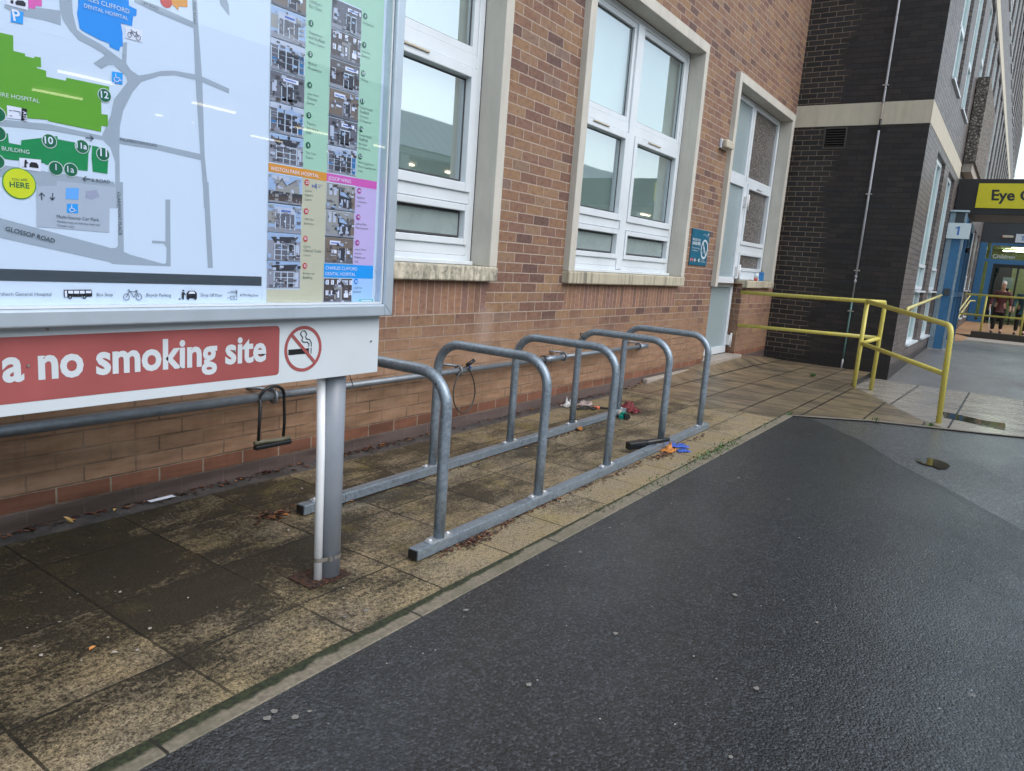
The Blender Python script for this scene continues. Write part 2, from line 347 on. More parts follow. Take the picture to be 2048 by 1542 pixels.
# riven flags
def flags(name, bw, rh, ox, oy, c1, c2, dk, wet=.35):
    k = NT(name); p = k.pos(); x, y, z = k.sep(p)
    b = k.n('ShaderNodeTexBrick'); b.offset = 0; b.squash = 1; k.l(k.comb(k.mth('ADD', x, ox+bw*30), k.mth('ADD', y, oy+rh*30), 0), b.inputs['Vector'])
    b.inputs['Scale'].default_value = 1; b.inputs['Brick Width'].default_value = bw; b.inputs['Row Height'].default_value = rh; b.inputs['Mortar Size'].default_value = .011; b.inputs['Mortar Smooth'].default_value = .2
    b.inputs['Color1'].default_value = (0, 0, 0, 1); b.inputs['Color2'].default_value = (1, 1, 1, 1); b.inputs['Mortar'].default_value = (.5, .5, .5, 1)
    rnd = k.sep(b.outputs['Color'])[0]; jf = b.outputs['Fac']
    n1 = k.noise(k.scalev(p, 1, .62, 1), 4.2, 7, .68); n2 = k.noise(p, 90, 4, .8); n3 = k.noise(p, 1.6, 3)
    c = k.mix(rnd, c1, c2); c = k.mix(k.rng(n1, .47, .62, 0, .6), c, dk); c = k.mix(k.rng(n2, .5, .75, 0, .35), c, dk)
    n4 = k.noise(k.scalev(p, 1.6, .5, 1), 3.2, 5, .65); c = k.mix(k.rng(n4, .48, .60, 0, .75), c, dk); c = k.mix(k.rng(n3, .48, .62, 0, .45), c, dk); c = k.mix(k.mth('MULTIPLY', jf, .97), c, (.018, .016, .012))
    h = k.mth('SUBTRACT', k.mth('MULTIPLY', n1, .4), jf)
    return k.fin(c, k.rng(n1, .3, .7, wet-.08, wet+.15), k.bump(h, .4, .006), spec=.5)
M['flag'] = flags('riven_flags', .60, .47, -7.9, 1.72, (.245, .185, .11), (.205, .165, .11), (.07, .058, .042))
M['flag_pale'] = flags('pale_flags', 2.4, .62, -9.4, 2.24, (.30, .275, .235), (.35, .32, .275), (.20, .18, .155), .24)
def asphalt(name, c0, c1, spk, rough, bscale=230, bs=.8, wet=.8):
    k = NT(name); p = k.pos()
    v = k.vor(p, bscale); n1 = k.noise(p, bscale*.8, 3, .7); big = k.noise(p, .9, 4); md = k.noise(p, 7, 4)
    c = k.mix(k.rng(n1, .35, .65), c0, c1); c = k.mix(k.rng(big, .4, .65, 0, .35), c, [q*.72 for q in c0])
    c = k.mix(k.rng(md, .55, .75, 0, .3), c, [q*1.25 for q in c1])
    w = k.vor(k.offv(p, 3, 1, 0), 26); wc = k.vor(k.offv(p, 3, 1, 0), 26, out=1); pick = k.rng(k.sep(wc)[0], .86, .88)
    c = k.mix(k.mth('MULTIPLY', k.rng(w, .085, .055), pick), c, spk)
    g = k.vor(k.offv(p, 7, 2, 0), 2.6); gc = k.vor(k.offv(p, 7, 2, 0), 2.6, out=1); gp = k.rng(k.sep(gc)[1], .62, .64)
    gg = k.mth('MULTIPLY', k.rng(k.mth('ADD', g, k.mth('MULTIPLY', k.mth('SUBTRACT', md, .5), .10)), .052, .040), gp)
    c = k.mix(k.mth('MULTIPLY', gg, .75), c, (.20, .19, .18))
    h = k.mth('ADD', k.mth('MULTIPLY', v, -1.0), k.mth('MULTIPLY', n1, .8)); vc = k.sep(k.vor(p, bscale, out=1))[0]; c = k.mix(k.rng(vc, .70, .95, 0, .6), c, [min(1, q*2.3) for q in c1]); c = k.mix(k.rng(vc, .3, .1, 0, .7), c, [q*.45 for q in c0])
    m_ = k.fin(c, .5, k.bump(h, bs, .006), spec=.4)
    k.l(k.rng(k.noise(k.scalev(p, .6, 1, 1), 1.3, 5, .65), .35, .62, wet*.45, min(1, wet*1.3)), k.b.inputs['Coat Weight']); k.b.inputs['Coat Roughness'].default_value = rough; k.b.inputs['Coat IOR'].default_value = 1.55
    k.l(k.bump(h, .17, .006), k.b.inputs['Coat Normal']); return m_
M['asph_new'] = asphalt('fresh_asphalt', (.0045, .0052, .0060), (.031, .035, .040), (.5, .5, .47), .25, 125, .8, .62)
M['asph_old'] = asphalt('worn_asphalt', (.022, .0235, .026), (.082, .086, .092), (.4, .4, .38), .24, 130, .45, 1.0)
M['asph_far'] = asphalt('pale_worn_asphalt', (.055, .054, .053), (.19, .185, .18), (.4, .4, .38), .35, 110, .5, .7)
k = NT('kerb_edging'); p = k.pos(); x, y, z = k.sep(p); n1 = k.noise(p, 60, 4, .7); n2 = k.noise(p, 5, 4)
c = k.mix(k.rng(n1, .35, .65), (.13, .115, .085), (.23, .20, .15)); c = k.mix(k.rng(n2, .5, .7, 0, .6), c, (.10, .10, .06))
moss = k.rng(k.mth('ADD', k.mth('SUBTRACT', y, k.rng(x, 1.0, 3.2, 0, .026)), k.mth('MULTIPLY', k.mth('SUBTRACT', k.noise(p, 14, 4), .5), .05)), -1.640, -1.628)
c = k.mix(moss, c, k.mix(k.rng(n1, .4, .6), (.012, .016, .009), (.035, .045, .018)))
jx = k.mth('ABSOLUTE', k.mth('SUBTRACT', k.mth('FRACT', k.mth('DIVIDE', k.mth('ADD', x, .05), .915)), .5)); c = k.mix(k.rng(jx, .4935, .4965), c, (.015, .014, .01))
M['kerb'] = k.fin(c, .65, k.bump(n1, .4, .004))
def galv(name, c0, c1, rough=.38):
    k = NT(name); p = k.pos(); v = k.vor(p, 95, out=1); s1 = k.sep(v)[0]; n1 = k.noise(p, 14, 4)
    c = k.mix(k.mth('MULTIPLY', s1, .6), c0, c1); c = k.mix(k.rng(n1, .5, .75, 0, .5), c, [q*.7 for q in c0])
    return k.fin(c, k.rng(s1, 0, 1, rough-.07, rough+.1), k.bump(n1, .05, .002), metal=.55)
M['galv'] = galv('galvanised_steel', (.21, .26, .31), (.36, .43, .50))
M['galv_rail'] = galv('weathered_galvanised_pipe', (.19, .215, .24), (.27, .30, .335), .45)
M['postgrey'] = flat('blue_grey_painted_post', (.235, .265, .31), .38, var=.1, vs=6)
M['conduit'] = flat('white_plastic_conduit', (.80, .84, .88), .4, var=.06)
M['clip'] = flat('brushed_steel_band', (.36, .35, .33), .35, metal=.7)
M['alu'] = flat('satin_aluminium_frame', (.46, .54, .62), .33, metal=.35, var=.05)
M['signwhite'] = flat('white_sign_face', (.56, .625, .675), .35, var=.05, vs=3)
M['signred'] = flat('faded_red_sign', (.33, .085, .085), .42, var=.12, vs=4)
M['ink_red'] = flat('red_print', (.50, .07, .06), .4)
M['black'] = flat('black_plastic', (.010, .012, .014), .35)
M['blackmat'] = flat('black_rubber', (.02, .02, .022), .7)
M['hole'] = flat('dark_void', (.006, .006, .006), .9)
M['yellow'] = None
k = NT('chipped_yellow_paint'); p = k.pos(); n1 = k.noise(p, 16, 5, .65); n2 = k.noise(p, 60, 4, .7)
c = k.mix(k.rng(n1, .35, .65), (.60, .52, .08), (.54, .48, .14)); c = k.mix(k.rng(n2, .635, .655, 0, .9), c, (.13, .07, .03)); c = k.mix(k.rng(n1, .62, .8, 0, .5), c, (.30, .24, .05))
M['yellow'] = k.fin(c, .38, k.bump(n2, .08, .002))
M['yellow_pale'] = flat('pale_yellow_paint', (.60, .55, .22), .4)
M['blue'] = flat('blue_door_frame', (.035, .14, .29), .35, var=.1)
M['silver'] = flat('silver_door_pillar', (.24, .31, .38), .3, metal=.4)
M['charcoal'] = flat('charcoal_fascia', (.035, .042, .05), .4)
M['fascia'] = flat('black_canopy_fascia', (.014, .013, .014), .45, var=.3, vs=2.5)
M['soffit'] = flat('canopy_soffit', (.26, .22, .18), .7)
M['signyellow'] = flat('yellow_sign', (.62, .54, .012), .4, var=.04)
M['signblue'] = flat('blue_lettering', (.04, .13, .42), .4)
M['aggr'] = None
k = NT('exposed_aggregate_concrete'); p = k.pos(); v = k.vor(p, 26, out=1); s1 = k.sep(v)[0]; d = k.vor(p, 26)
c = k.ramp(s1, [(0, (.06, .05, .045)), (.4, (.20, .18, .16)), (.7, (.40, .36, .31)), (1, (.12, .10, .09))]); c = k.mix(k.rng(d, .35, .6), c, (.08, .07, .06))
M['aggr'] = k.fin(c, .85, k.bump(k.mth('MULTIPLY', d, -1.0), .8, .02))
M['concrete'] = stone('plain_concrete', (.34, .30, .26), (.2, .18, .15), .5)
M['carpark'] = stone('car_park_concrete', (.42, .45, .45), (.14, .15, .15), .5)
M['metalroof'] = galv('standing_seam_roof', (.40, .44, .46), (.44, .48, .50), .8)
M['lamp'] = emis('fluorescent_tube', (1.0, .86, .58), 5.0)
M['lamp_in'] = emis('ceiling_strip_light', (1.0, .96, .80), 14.0)
M['orangefloor'] = flat('tan_ramp_floor', (.34, .19, .095), .6, var=.25, vs=5)
M['dark_kerb'] = stone('dark_wet_kerb_stone', (.045, .04, .032), (.02, .02, .018), .6)
M['copper'] = flat('green_painted_conduit', (.09, .19, .18), .5, var=.3)
M['greypipe'] = flat('light_grey_conduit', (.34, .35, .38), .4, var=.12, vs=5)
M['vent'] = flat('dark_metal_grille', (.045, .04, .038), .5)
M['tealsign'] = flat('teal_sign', (.012, .115, .19), .35)
M['grass'] = flat('weed_green', (.05, .12, .022), .6, var=.4, vs=30)
def leafm(n, a, b): 
    k = NT(n); return k.fin(k.mix(k.rng(k.noise(k.pos(), 40, 2), .35, .65), a, b), .55)
M['leaf'] = leafm('brown_leaf', (.11, .04, .018), (.19, .085, .04))
M['leafred'] = leafm('dark_red_leaf', (.06, .016, .012), (.10, .03, .018))
M['leafy'] = leafm('yellow_leaf', (.48, .30, .09), (.55, .36, .15))
M['leafo'] = leafm('orange_leaf', (.45, .15, .03), (.52, .23, .05))
M['soil'] = leafm('leaf_mould', (.022, .014, .010), (.06, .03, .02))
M['pebble'] = flat('pale_pebble', (.30, .27, .235), .6, var=.3, vs=60)
M['paper'] = flat('white_paper', (.72, .76, .84), .6)

M['galv_light'] = galv('bright_galvanised_plate', (.40, .44, .48), (.55, .59, .63), .35)
M['bolt'] = flat('bright_bolt_head', (.62, .65, .68), .3, metal=.3)
M['kerbpale'] = stone('pale_edging_concrete', (.17, .155, .13), (.09, .08, .06), .6)

MAP_POLYS = [('lime', 2, [(0.712, 1.641), (0.727, 1.64), (0.754, 1.641), (0.753, 1.609), (0.776, 1.609), (0.776, 1.604), (0.794, 1.604), (0.795, 1.608), (0.808, 1.609), (0.808, 1.588), (0.798, 1.587), (0.799, 1.584), (0.818, 1.583), (0.818, 1.57), (0.86, 1.571), (0.861, 1.578), (0.959, 1.58), (0.958, 1.545), (0.939, 1.542), (0.939, 1.512), (0.954, 1.513), (0.954, 1.486), (0.938, 1.484), (0.937, 1.47), (0.819, 1.473), (0.819, 1.476), (0.774, 1.471), (0.705, 1.468)]), ('dgreen', 2, [(0.703, 1.429), (0.735, 1.431), (0.736, 1.411), (0.76, 1.41), (0.761, 1.421), (0.837, 1.443), (0.838, 1.436), (0.913, 1.434), (0.91, 1.425), (0.906, 1.414), (0.903, 1.373), (0.878, 1.372), (0.809, 1.375), (0.808, 1.378), (0.735, 1.375), (0.7, 1.377)]), ('dgreen', 2, [(0.915, 1.434), (0.924, 1.434), (0.954, 1.429), (0.95, 1.372), (0.915, 1.373), (0.913, 1.404)]), ('blue', 2, [(0.893, 1.773), (0.892, 1.744), (0.889, 1.726), (0.894, 1.695), (0.902, 1.691), (0.939, 1.682), (0.944, 1.681), (0.961, 1.68), (0.962, 1.672), (0.985, 1.668), (0.987, 1.679), (0.994, 1.682), (0.994, 1.712), (0.99, 1.734), (1.018, 1.735), (1.021, 1.759), (1.029, 1.762), (1.03, 1.777), (1.011, 1.78), (1.01, 1.81)]), ('pink', 2, [(0.786, 1.739), (0.787, 1.707), (0.8, 1.709), (0.801, 1.716), (0.814, 1.719), (0.815, 1.748)]), ('orange', 2, [(1.118, 1.819), (1.14, 1.808), (1.141, 1.818), (1.165, 1.823), (1.165, 1.839), (1.153, 1.855), (1.118, 1.844)]), ('road', 1, [(0.695, 1.25), (0.71, 1.245), (0.955, 1.191), (0.967, 1.192), (0.972, 1.197), (0.977, 1.356), (0.988, 1.357), (0.987, 1.183), (1.005, 1.176), (1.092, 1.156), (1.101, 1.158), (1.102, 1.199), (1.094, 1.21), (1.062, 1.209), (1.062, 1.216), (1.099, 1.216), (1.1, 1.326), (1.113, 1.327), (1.113, 1.15), (0.958, 1.151), (0.948, 1.156), (0.708, 1.201), (0.693, 1.204)]), ('road', 1, [(1.177, 1.863), (1.191, 1.868), (1.196, 1.784), (1.207, 1.654), (1.214, 1.456), (1.228, 1.338), (1.229, 1.315), (1.212, 1.314), (1.21, 1.36), (1.202, 1.447), (1.187, 1.65), (1.182, 1.78)]), ('road', 1, [(1.21, 1.384), (1.226, 1.386), (1.24, 1.149), (1.224, 1.149)]), ('road', 1, [(1.253, 1.887), (1.273, 1.893), (1.287, 1.864), (1.289, 1.838), (1.261, 1.86)]), ('road', 1, [(1.029, 1.804), (1.086, 1.802), (1.182, 1.792), (1.183, 1.777), (1.083, 1.785), (1.023, 1.793)]), ('road', 1, [(1.191, 1.662), (1.207, 1.661), (1.289, 1.648), (1.289, 1.635), (1.207, 1.647), (1.19, 1.648), (1.128, 1.646), (1.088, 1.635), (1.039, 1.609), (1.016, 1.579), (0.992, 1.53), (0.983, 1.491), (0.982, 1.465), (1.079, 1.464), (1.202, 1.458), (1.204, 1.442), (1.079, 1.45), (0.981, 1.449), (0.98, 1.292), (0.967, 1.29), (0.97, 1.403), (0.959, 1.436), (0.942, 1.452), (0.826, 1.453), (0.703, 1.443), (0.704, 1.457), (0.821, 1.467), (0.939, 1.461), (0.962, 1.515), (0.97, 1.553), (1.004, 1.601), (1.001, 1.613), (0.971, 1.633), (0.959, 1.63), (0.941, 1.616), (0.923, 1.625), (0.95, 1.649), (0.944, 1.654), (0.919, 1.662), (0.89, 1.669), (0.873, 1.684), (0.857, 1.705), (0.852, 1.726), (0.851, 1.76), (0.878, 1.769), (0.88, 1.724), (0.888, 1.691), (0.902, 1.684), (0.944, 1.672), (0.991, 1.65), (0.995, 1.691), (1.005, 1.694), (1.002, 1.644), (1.013, 1.631), (1.033, 1.623), (1.057, 1.632), (1.092, 1.648), (1.128, 1.657)]), ('road', 1, [(0.7, 1.361), (0.715, 1.361), (0.757, 1.361), (0.809, 1.359), (0.965, 1.355), (0.968, 1.349), (0.968, 1.339), (0.833, 1.341), (0.828, 1.277), (0.789, 1.273), (0.791, 1.327), (0.699, 1.336)]), ('road', 1, [(0.818, 1.716), (0.854, 1.722), (0.853, 1.69), (0.817, 1.691), (0.775, 1.687), (0.739, 1.693), (0.74, 1.701)]), ('lot', 1, [(0.833, 1.341), (0.97, 1.342), (0.969, 1.291), (0.828, 1.277)]), ('lot', 2, [(0.788, 1.324), (0.832, 1.329), (0.955, 1.337), (0.951, 1.229), (0.824, 1.231), (0.786, 1.231)]), ('bar', 2, [(0.69, 1.132), (1.404, 1.128), (1.404, 1.1), (0.688, 1.105)]), ('sky', 3, [(0.752, 1.693), (0.776, 1.696), (0.774, 1.67), (0.75, 1.668)]), ('sky', 3, [(0.966, 1.617), (0.992, 1.619), (0.991, 1.592), (0.965, 1.59)]), ('sky', 3, [(0.853, 1.29), (0.878, 1.292), (0.878, 1.27), (0.852, 1.269)]), ('skyb', 3, [(0.852, 1.327), (0.882, 1.33), (0.879, 1.302), (0.85, 1.301)]), ('greyb', 3, [(0.898, 1.325), (0.923, 1.331), (0.929, 1.315), (0.91, 1.305), (0.895, 1.309)]), ('white', 3, [(0.735, 1.491), (0.764, 1.491), (0.762, 1.466), (0.735, 1.464)]), ('black', 3, [(0.764, 1.491), (0.775, 1.491), (0.774, 1.464), (0.762, 1.464)]), ('white', 3, [(0.755, 1.382), (0.8, 1.384), (0.799, 1.357), (0.755, 1.358)]), ('white', 3, [(1.001, 1.73), (1.042, 1.731), (1.042, 1.704), (1.001, 1.703)]), ('white', 3, [(0.744, 1.721), (0.786, 1.728), (0.785, 1.702), (0.743, 1.701)]), ('black', 4, [(0.839, 1.085), (0.903, 1.086), (0.905, 1.081), (0.905, 1.069), (0.891, 1.068), (0.891, 1.071), (0.881, 1.071), (0.881, 1.068), (0.858, 1.068), (0.858, 1.071), (0.849, 1.071), (0.849, 1.067), (0.839, 1.067)]), ('white', 5, [(0.841, 1.083), (0.846, 1.083), (0.846, 1.068), (0.841, 1.068)]), ('white', 5, [(0.849, 1.083), (0.86, 1.083), (0.86, 1.076), (0.849, 1.076)]), ('white', 5, [(0.862, 1.083), (0.874, 1.083), (0.874, 1.076), (0.862, 1.076)]), ('white', 5, [(0.876, 1.083), (0.887, 1.083), (0.887, 1.076), (0.876, 1.076)]), ('white', 5, [(0.89, 1.083), (0.903, 1.083), (0.903, 1.077), (0.89, 1.077)]), ('black', 4, [(1.158, 1.077), (1.164, 1.084), (1.183, 1.084), (1.189, 1.077), (1.189, 1.064), (1.187, 1.059), (1.182, 1.059), (1.181, 1.063), (1.166, 1.063), (1.165, 1.059), (1.16, 1.059), (1.158, 1.064)]), ('white', 5, [(1.163, 1.076), (1.167, 1.082), (1.18, 1.082), (1.184, 1.076)]), ('black', 4, [(1.144, 1.08), (1.151, 1.08), (1.156, 1.073), (1.154, 1.071), (1.15, 1.076), (1.15, 1.06), (1.147, 1.06), (1.147, 1.069), (1.146, 1.06), (1.144, 1.06)]), ('black', 4, [(1.135, 1.063), (1.14, 1.063), (1.14, 1.06), (1.135, 1.06)]), ('black', 4, [(0.775, 1.371), (0.779, 1.376), (0.79, 1.376), (0.794, 1.37), (0.794, 1.364), (0.775, 1.364)]), ('black', 4, [(0.765, 1.375), (0.77, 1.376), (0.774, 1.372), (0.769, 1.371), (0.769, 1.362), (0.764, 1.362)]), ('black', 4, [(0.759, 1.363), (0.763, 1.363), (0.763, 1.362), (0.759, 1.362)]), ('black', 4, [(0.76, 1.711), (0.764, 1.716), (0.776, 1.719), (0.781, 1.715), (0.78, 1.708), (0.761, 1.706)]), ('black', 4, [(0.751, 1.712), (0.757, 1.714), (0.756, 1.706), (0.751, 1.706)])]
MAP_CIRCLES = [('pale', 4, (0.947, 1.557), 0.0165), ('num', 5, (0.947, 1.557), 0.0148), ('pale', 4, (0.819, 1.429), 0.0165), ('num', 5, (0.819, 1.429), 0.0148), ('pale', 4, (0.891, 1.428), 0.0165), ('num', 5, (0.891, 1.428), 0.0148), ('pale', 4, (0.94, 1.418), 0.0165), ('num', 5, (0.94, 1.418), 0.0148), ('pale', 4, (0.831, 1.369), 0.0165), ('num', 5, (0.831, 1.369), 0.0148), ('pale', 4, (0.864, 1.37), 0.0165), ('num', 5, (0.864, 1.37), 0.0148), ('pale', 4, (0.716, 1.468), 0.0165), ('num', 5, (0.716, 1.468), 0.0148), ('pale', 4, (0.715, 1.428), 0.0165), ('num', 5, (0.715, 1.428), 0.0148), ('pale', 4, (0.71, 1.367), 0.0165), ('num', 5, (0.71, 1.367), 0.0148), ('olive', 4, (0.753, 1.325), 0.0345), ('yellow', 5, (0.753, 1.325), 0.0325), ('red', 3, (1.106, 1.82), 0.016)]
MAP_TEXTS = [('white', '12', (0.938, 1.55), (0.956, 1.551), 6, 1), ('white', '10', (0.809, 1.422), (0.827, 1.423), 6, 1), ('white', '11a', (0.878, 1.423), (0.902, 1.423), 6, 1), ('white', '11', (0.933, 1.413), (0.949, 1.413), 6, 1), ('white', '1', (0.83, 1.365), (0.832, 1.365), 6, 0), ('white', '1a', (0.856, 1.364), (0.871, 1.364), 6, 0), ('num', 'YOU ARE', (0.737, 1.33), (0.769, 1.332), 6, 0), ('num', 'HERE', (0.733, 1.315), (0.773, 1.316), 6, 1), ('pale', 'HIRE HOSPITAL', (0.714, 1.507), (0.801, 1.509), 6, 0), ('pale', 'S BUILDING', (0.711, 1.393), (0.776, 1.393), 6, 0), ('pale', 'RLES CLIFFORD', (0.909, 1.761), (1.011, 1.761), 6, 0), ('pale', 'DENTAL HOSPITAL', (0.904, 1.744), (1.007, 1.745), 6, 0), ('ink', 'PALMERSTON ROAD', (0.982, 1.457), (1.077, 1.457), 6, 0), ('ink', 'LEY ROAD', (1.044, 1.794), (1.086, 1.792), 6, 0), ('ink', 'AND ROAD', (1.18, 1.842), (1.182, 1.787), 6, 0), ('ink', 'A ROAD', (0.91, 1.348), (0.955, 1.35), 6, 0), ('ink', 'CLAREMONT PLACE', (0.972, 1.331), (0.974, 1.225), 6, 0), ('ink', 'GLOSSOP ROAD', (0.72, 1.218), (0.822, 1.196), 6, 1), ('ink', 'Multi-Storey Car Park', (0.829, 1.255), (0.926, 1.255), 6, 0), ('ink', 'Disabled bays on entrance level only', (0.83, 1.245), (0.928, 1.244), 6, 0), ('ink', 'Charges apply', (0.829, 1.236), (0.868, 1.235), 6, 0), ('ink', 'rthern General Hospital', (0.702, 1.071), (0.811, 1.071), 6, 0), ('ink', 'Bus Stop', (0.916, 1.07), (0.956, 1.07), 6, 0), ('ink', 'Bicycle Parking', (1.043, 1.069), (1.112, 1.068), 6, 0), ('ink', 'Drop Off Point', (1.201, 1.069), (1.269, 1.068), 6, 0), ('ink', 'ATM Machine', (1.327, 1.068), (1.391, 1.068), 6, 0), ('white', 'P', (0.755, 1.672), (0.77, 1.674), 6, 1), ('white', 'ATM', (0.766, 1.485), (0.767, 1.464), 6, 1)]
MAP_STROKES = [('ink', 6, 0.0022, [(0.9, 1.45), (0.916, 1.451)]), ('ink', 6, 0.0022, [(0.911, 1.457), (0.917, 1.451), (0.91, 1.444)]), ('ink', 6, 0.0022, [(0.908, 1.354), (0.891, 1.353)]), ('ink', 6, 0.0022, [(0.898, 1.359), (0.891, 1.353), (0.896, 1.348)]), ('ink', 6, 0.0022, [(0.798, 1.294), (0.798, 1.308)]), ('ink', 6, 0.0022, [(0.793, 1.303), (0.798, 1.309), (0.804, 1.303)]), ('ink', 6, 0.0022, [(0.822, 1.311), (0.821, 1.297)]), ('ink', 6, 0.0022, [(0.816, 1.301), (0.821, 1.296), (0.826, 1.302)]), ('white', 6, 0.0018, [(0.974, 1.613), (0.975, 1.604), (0.983, 1.606), (0.986, 1.599), (0.988, 1.6)]), ('white', 6, 0.0018, [(0.971, 1.604), (0.97, 1.598), (0.974, 1.594), (0.98, 1.596), (0.983, 1.601)]), ('white', 6, 0.0018, [(0.863, 1.288), (0.863, 1.28), (0.868, 1.28), (0.871, 1.275), (0.873, 1.276)]), ('white', 6, 0.0018, [(0.86, 1.281), (0.858, 1.276), (0.861, 1.272), (0.867, 1.273), (0.869, 1.277)]), ('ink', 6, 0.0015, [(0.998, 1.067), (0.997, 1.064), (0.996, 1.061), (0.993, 1.06), (0.99, 1.059), (0.987, 1.06), (0.985, 1.062), (0.983, 1.064), (0.983, 1.067), (0.984, 1.07), (0.985, 1.073), (0.988, 1.075), (0.991, 1.075), (0.993, 1.075), (0.996, 1.073), (0.997, 1.07), (0.998, 1.067)]), ('ink', 6, 0.0015, [(1.031, 1.067), (1.03, 1.064), (1.028, 1.061), (1.026, 1.059), (1.023, 1.059), (1.02, 1.06), (1.017, 1.061), (1.016, 1.064), (1.015, 1.067), (1.016, 1.07), (1.018, 1.073), (1.02, 1.075), (1.023, 1.076), (1.026, 1.075), (1.029, 1.073), (1.03, 1.07), (1.031, 1.067)]), ('ink', 6, 0.0016, [(0.99, 1.067), (0.998, 1.082), (1.018, 1.081), (1.01, 1.067), (1.0, 1.082)]), ('ink', 6, 0.0016, [(1.023, 1.067), (1.016, 1.083), (1.014, 1.084), (1.02, 1.084)]), ('ink', 6, 0.0016, [(0.998, 1.08), (0.998, 1.086), (0.994, 1.086)]), ('ink', 6, 0.0013, [(1.016, 1.714), (1.015, 1.712), (1.014, 1.71), (1.012, 1.708), (1.011, 1.707), (1.009, 1.707), (1.007, 1.708), (1.006, 1.709), (1.006, 1.712), (1.006, 1.714), (1.007, 1.716), (1.009, 1.718), (1.011, 1.719), (1.013, 1.719), (1.014, 1.718), (1.015, 1.717), (1.016, 1.714)]), ('ink', 6, 0.0013, [(1.037, 1.713), (1.037, 1.711), (1.036, 1.708), (1.034, 1.707), (1.032, 1.706), (1.03, 1.706), (1.028, 1.707), (1.027, 1.708), (1.027, 1.711), (1.027, 1.713), (1.029, 1.715), (1.03, 1.717), (1.032, 1.718), (1.034, 1.718), (1.036, 1.717), (1.037, 1.716), (1.037, 1.713)]), ('ink', 6, 0.0014, [(1.011, 1.713), (1.016, 1.722), (1.028, 1.722), (1.024, 1.711), (1.016, 1.721)]), ('ink', 6, 0.0014, [(1.032, 1.712), (1.027, 1.724), (1.029, 1.725)]), ('ink', 6, 0.0014, [(1.016, 1.721), (1.016, 1.725), (1.013, 1.725)]), ('black', 6, 0.0022, [(0.856, 1.068), (0.856, 1.066), (0.855, 1.065), (0.854, 1.064), (0.853, 1.064), (0.852, 1.064), (0.851, 1.065), (0.85, 1.066), (0.85, 1.068), (0.85, 1.069), (0.851, 1.07), (0.852, 1.071), (0.853, 1.072), (0.855, 1.071), (0.856, 1.07), (0.856, 1.069), (0.856, 1.068)]), ('black', 6, 0.0022, [(0.89, 1.068), (0.889, 1.066), (0.889, 1.065), (0.887, 1.064), (0.886, 1.064), (0.885, 1.064), (0.884, 1.065), (0.883, 1.066), (0.883, 1.068), (0.883, 1.069), (0.884, 1.07), (0.885, 1.071), (0.886, 1.071), (0.888, 1.071), (0.889, 1.07), (0.889, 1.069), (0.89, 1.068)]), ('black', 6, 0.005, [(1.148, 1.085), (1.148, 1.084)]), ('black', 6, 0.005, [(0.767, 1.377), (0.768, 1.377)]), ('ink', 6, 0.0013, [(1.295, 1.083), (1.317, 1.084)]), ('ink', 6, 0.0013, [(1.296, 1.079), (1.315, 1.079), (1.317, 1.083)]), ('ink', 6, 0.0022, [(1.317, 1.086), (1.317, 1.073)]), ('ink', 6, 0.0013, [(1.296, 1.069), (1.317, 1.07), (1.317, 1.059), (1.297, 1.059), (1.296, 1.069)]), ('ink', 6, 0.0015, [(1.286, 1.079), (1.293, 1.079)]), ('ink', 6, 0.0015, [(1.286, 1.064), (1.293, 1.064)]), ('ink', 6, 0.001, [(1.304, 1.066), (1.309, 1.066), (1.305, 1.063), (1.31, 1.062)]), ('ink', 6, 0.0013, [(0.747, 1.482), (0.76, 1.482), (0.76, 1.473)]), ('ink', 6, 0.0013, [(0.739, 1.481), (0.744, 1.481)]), ('ink', 6, 0.0013, [(0.74, 1.47), (0.744, 1.47)]), ('frame', 6, 0.0006, [(0.701, 1.048), (1.405, 1.044), (1.404, 1.1)])]

# ================================================================ the ground
def lerp_tab(x, tab):
    if x <= tab[0][0]: return tab[0][1]
    for (a, va), (b, vb) in zip(tab, tab[1:]):
        if x <= b: return va+(vb-va)*(x-a)/(b-a)
    return tab[-1][1]
def z_road(x): return lerp_tab(x, [(7.6, 0), (11.85, -.137), (17.2, .02), (24, -.05), (60, -.05)])
WALLZ = [(5.2, 0), (6.8, -.01), (8.0, .05), (10.2, .105), (11.85, -.03)]
def z_pav(x, y):
    base = lerp_tab(x, [(7.5, 0), (11.85, -.05)])
    f = max(0, min(1, (y+.42)/.42)); return base+(lerp_tab(x, WALLZ)-base)*f*f*(3-2*f)*1.0
def clip_x(pts, lo, hi):
    def cl(P, keep, xc):
        out = []
        for a, b in zip(P, P[1:]+P[:1]):
            ka, kb = keep(a), keep(b)
            if ka: out.append(a)
            if ka != kb:
                t = (xc-a[0])/(b[0]-a[0]); out.append((xc, a[1]+(b[1]-a[1])*t))
        return out
    P = cl(list(pts), lambda p: p[0] >= lo-1e-9, lo)
    return cl(P, lambda p: p[0] <= hi+1e-9, hi) if len(P) > 2 else P
def sheet(name, pts, zf, mat, dz=0, breaks=(-40, 7.6, 11.85, 17.2, 24, 300)):
    mb = MB()
    for lo, hi in zip(breaks, breaks[1:]):
        P = clip_x(pts, lo, hi)
        if len(P) > 2: mb.poly([(x, y, zf(x)+dz) for x, y in P])
    o = mb.build(name, mat); tag(o, kind='structure'); return o
g = MB().poly([(-300, -300, -.42), (400, -300, -.42), (400, 300, -.42), (-300, 300, -.42)]).build('ground', M['asph_old']); tag(g, kind='structure')
FRONT = [(6.87, -1.675), (6.98, -1.82), (7.32, -2.27), (7.68, -3.12), (7.87, -3.43), (8.6, -5), (10.2, -9)]
PATCH = [(6.94, -1.775), (6.32, -2.33), (5.69, -2.70), (5.25, -3.03), (4.68, -3.41), (2.6, -4.8), (-4, -9)]
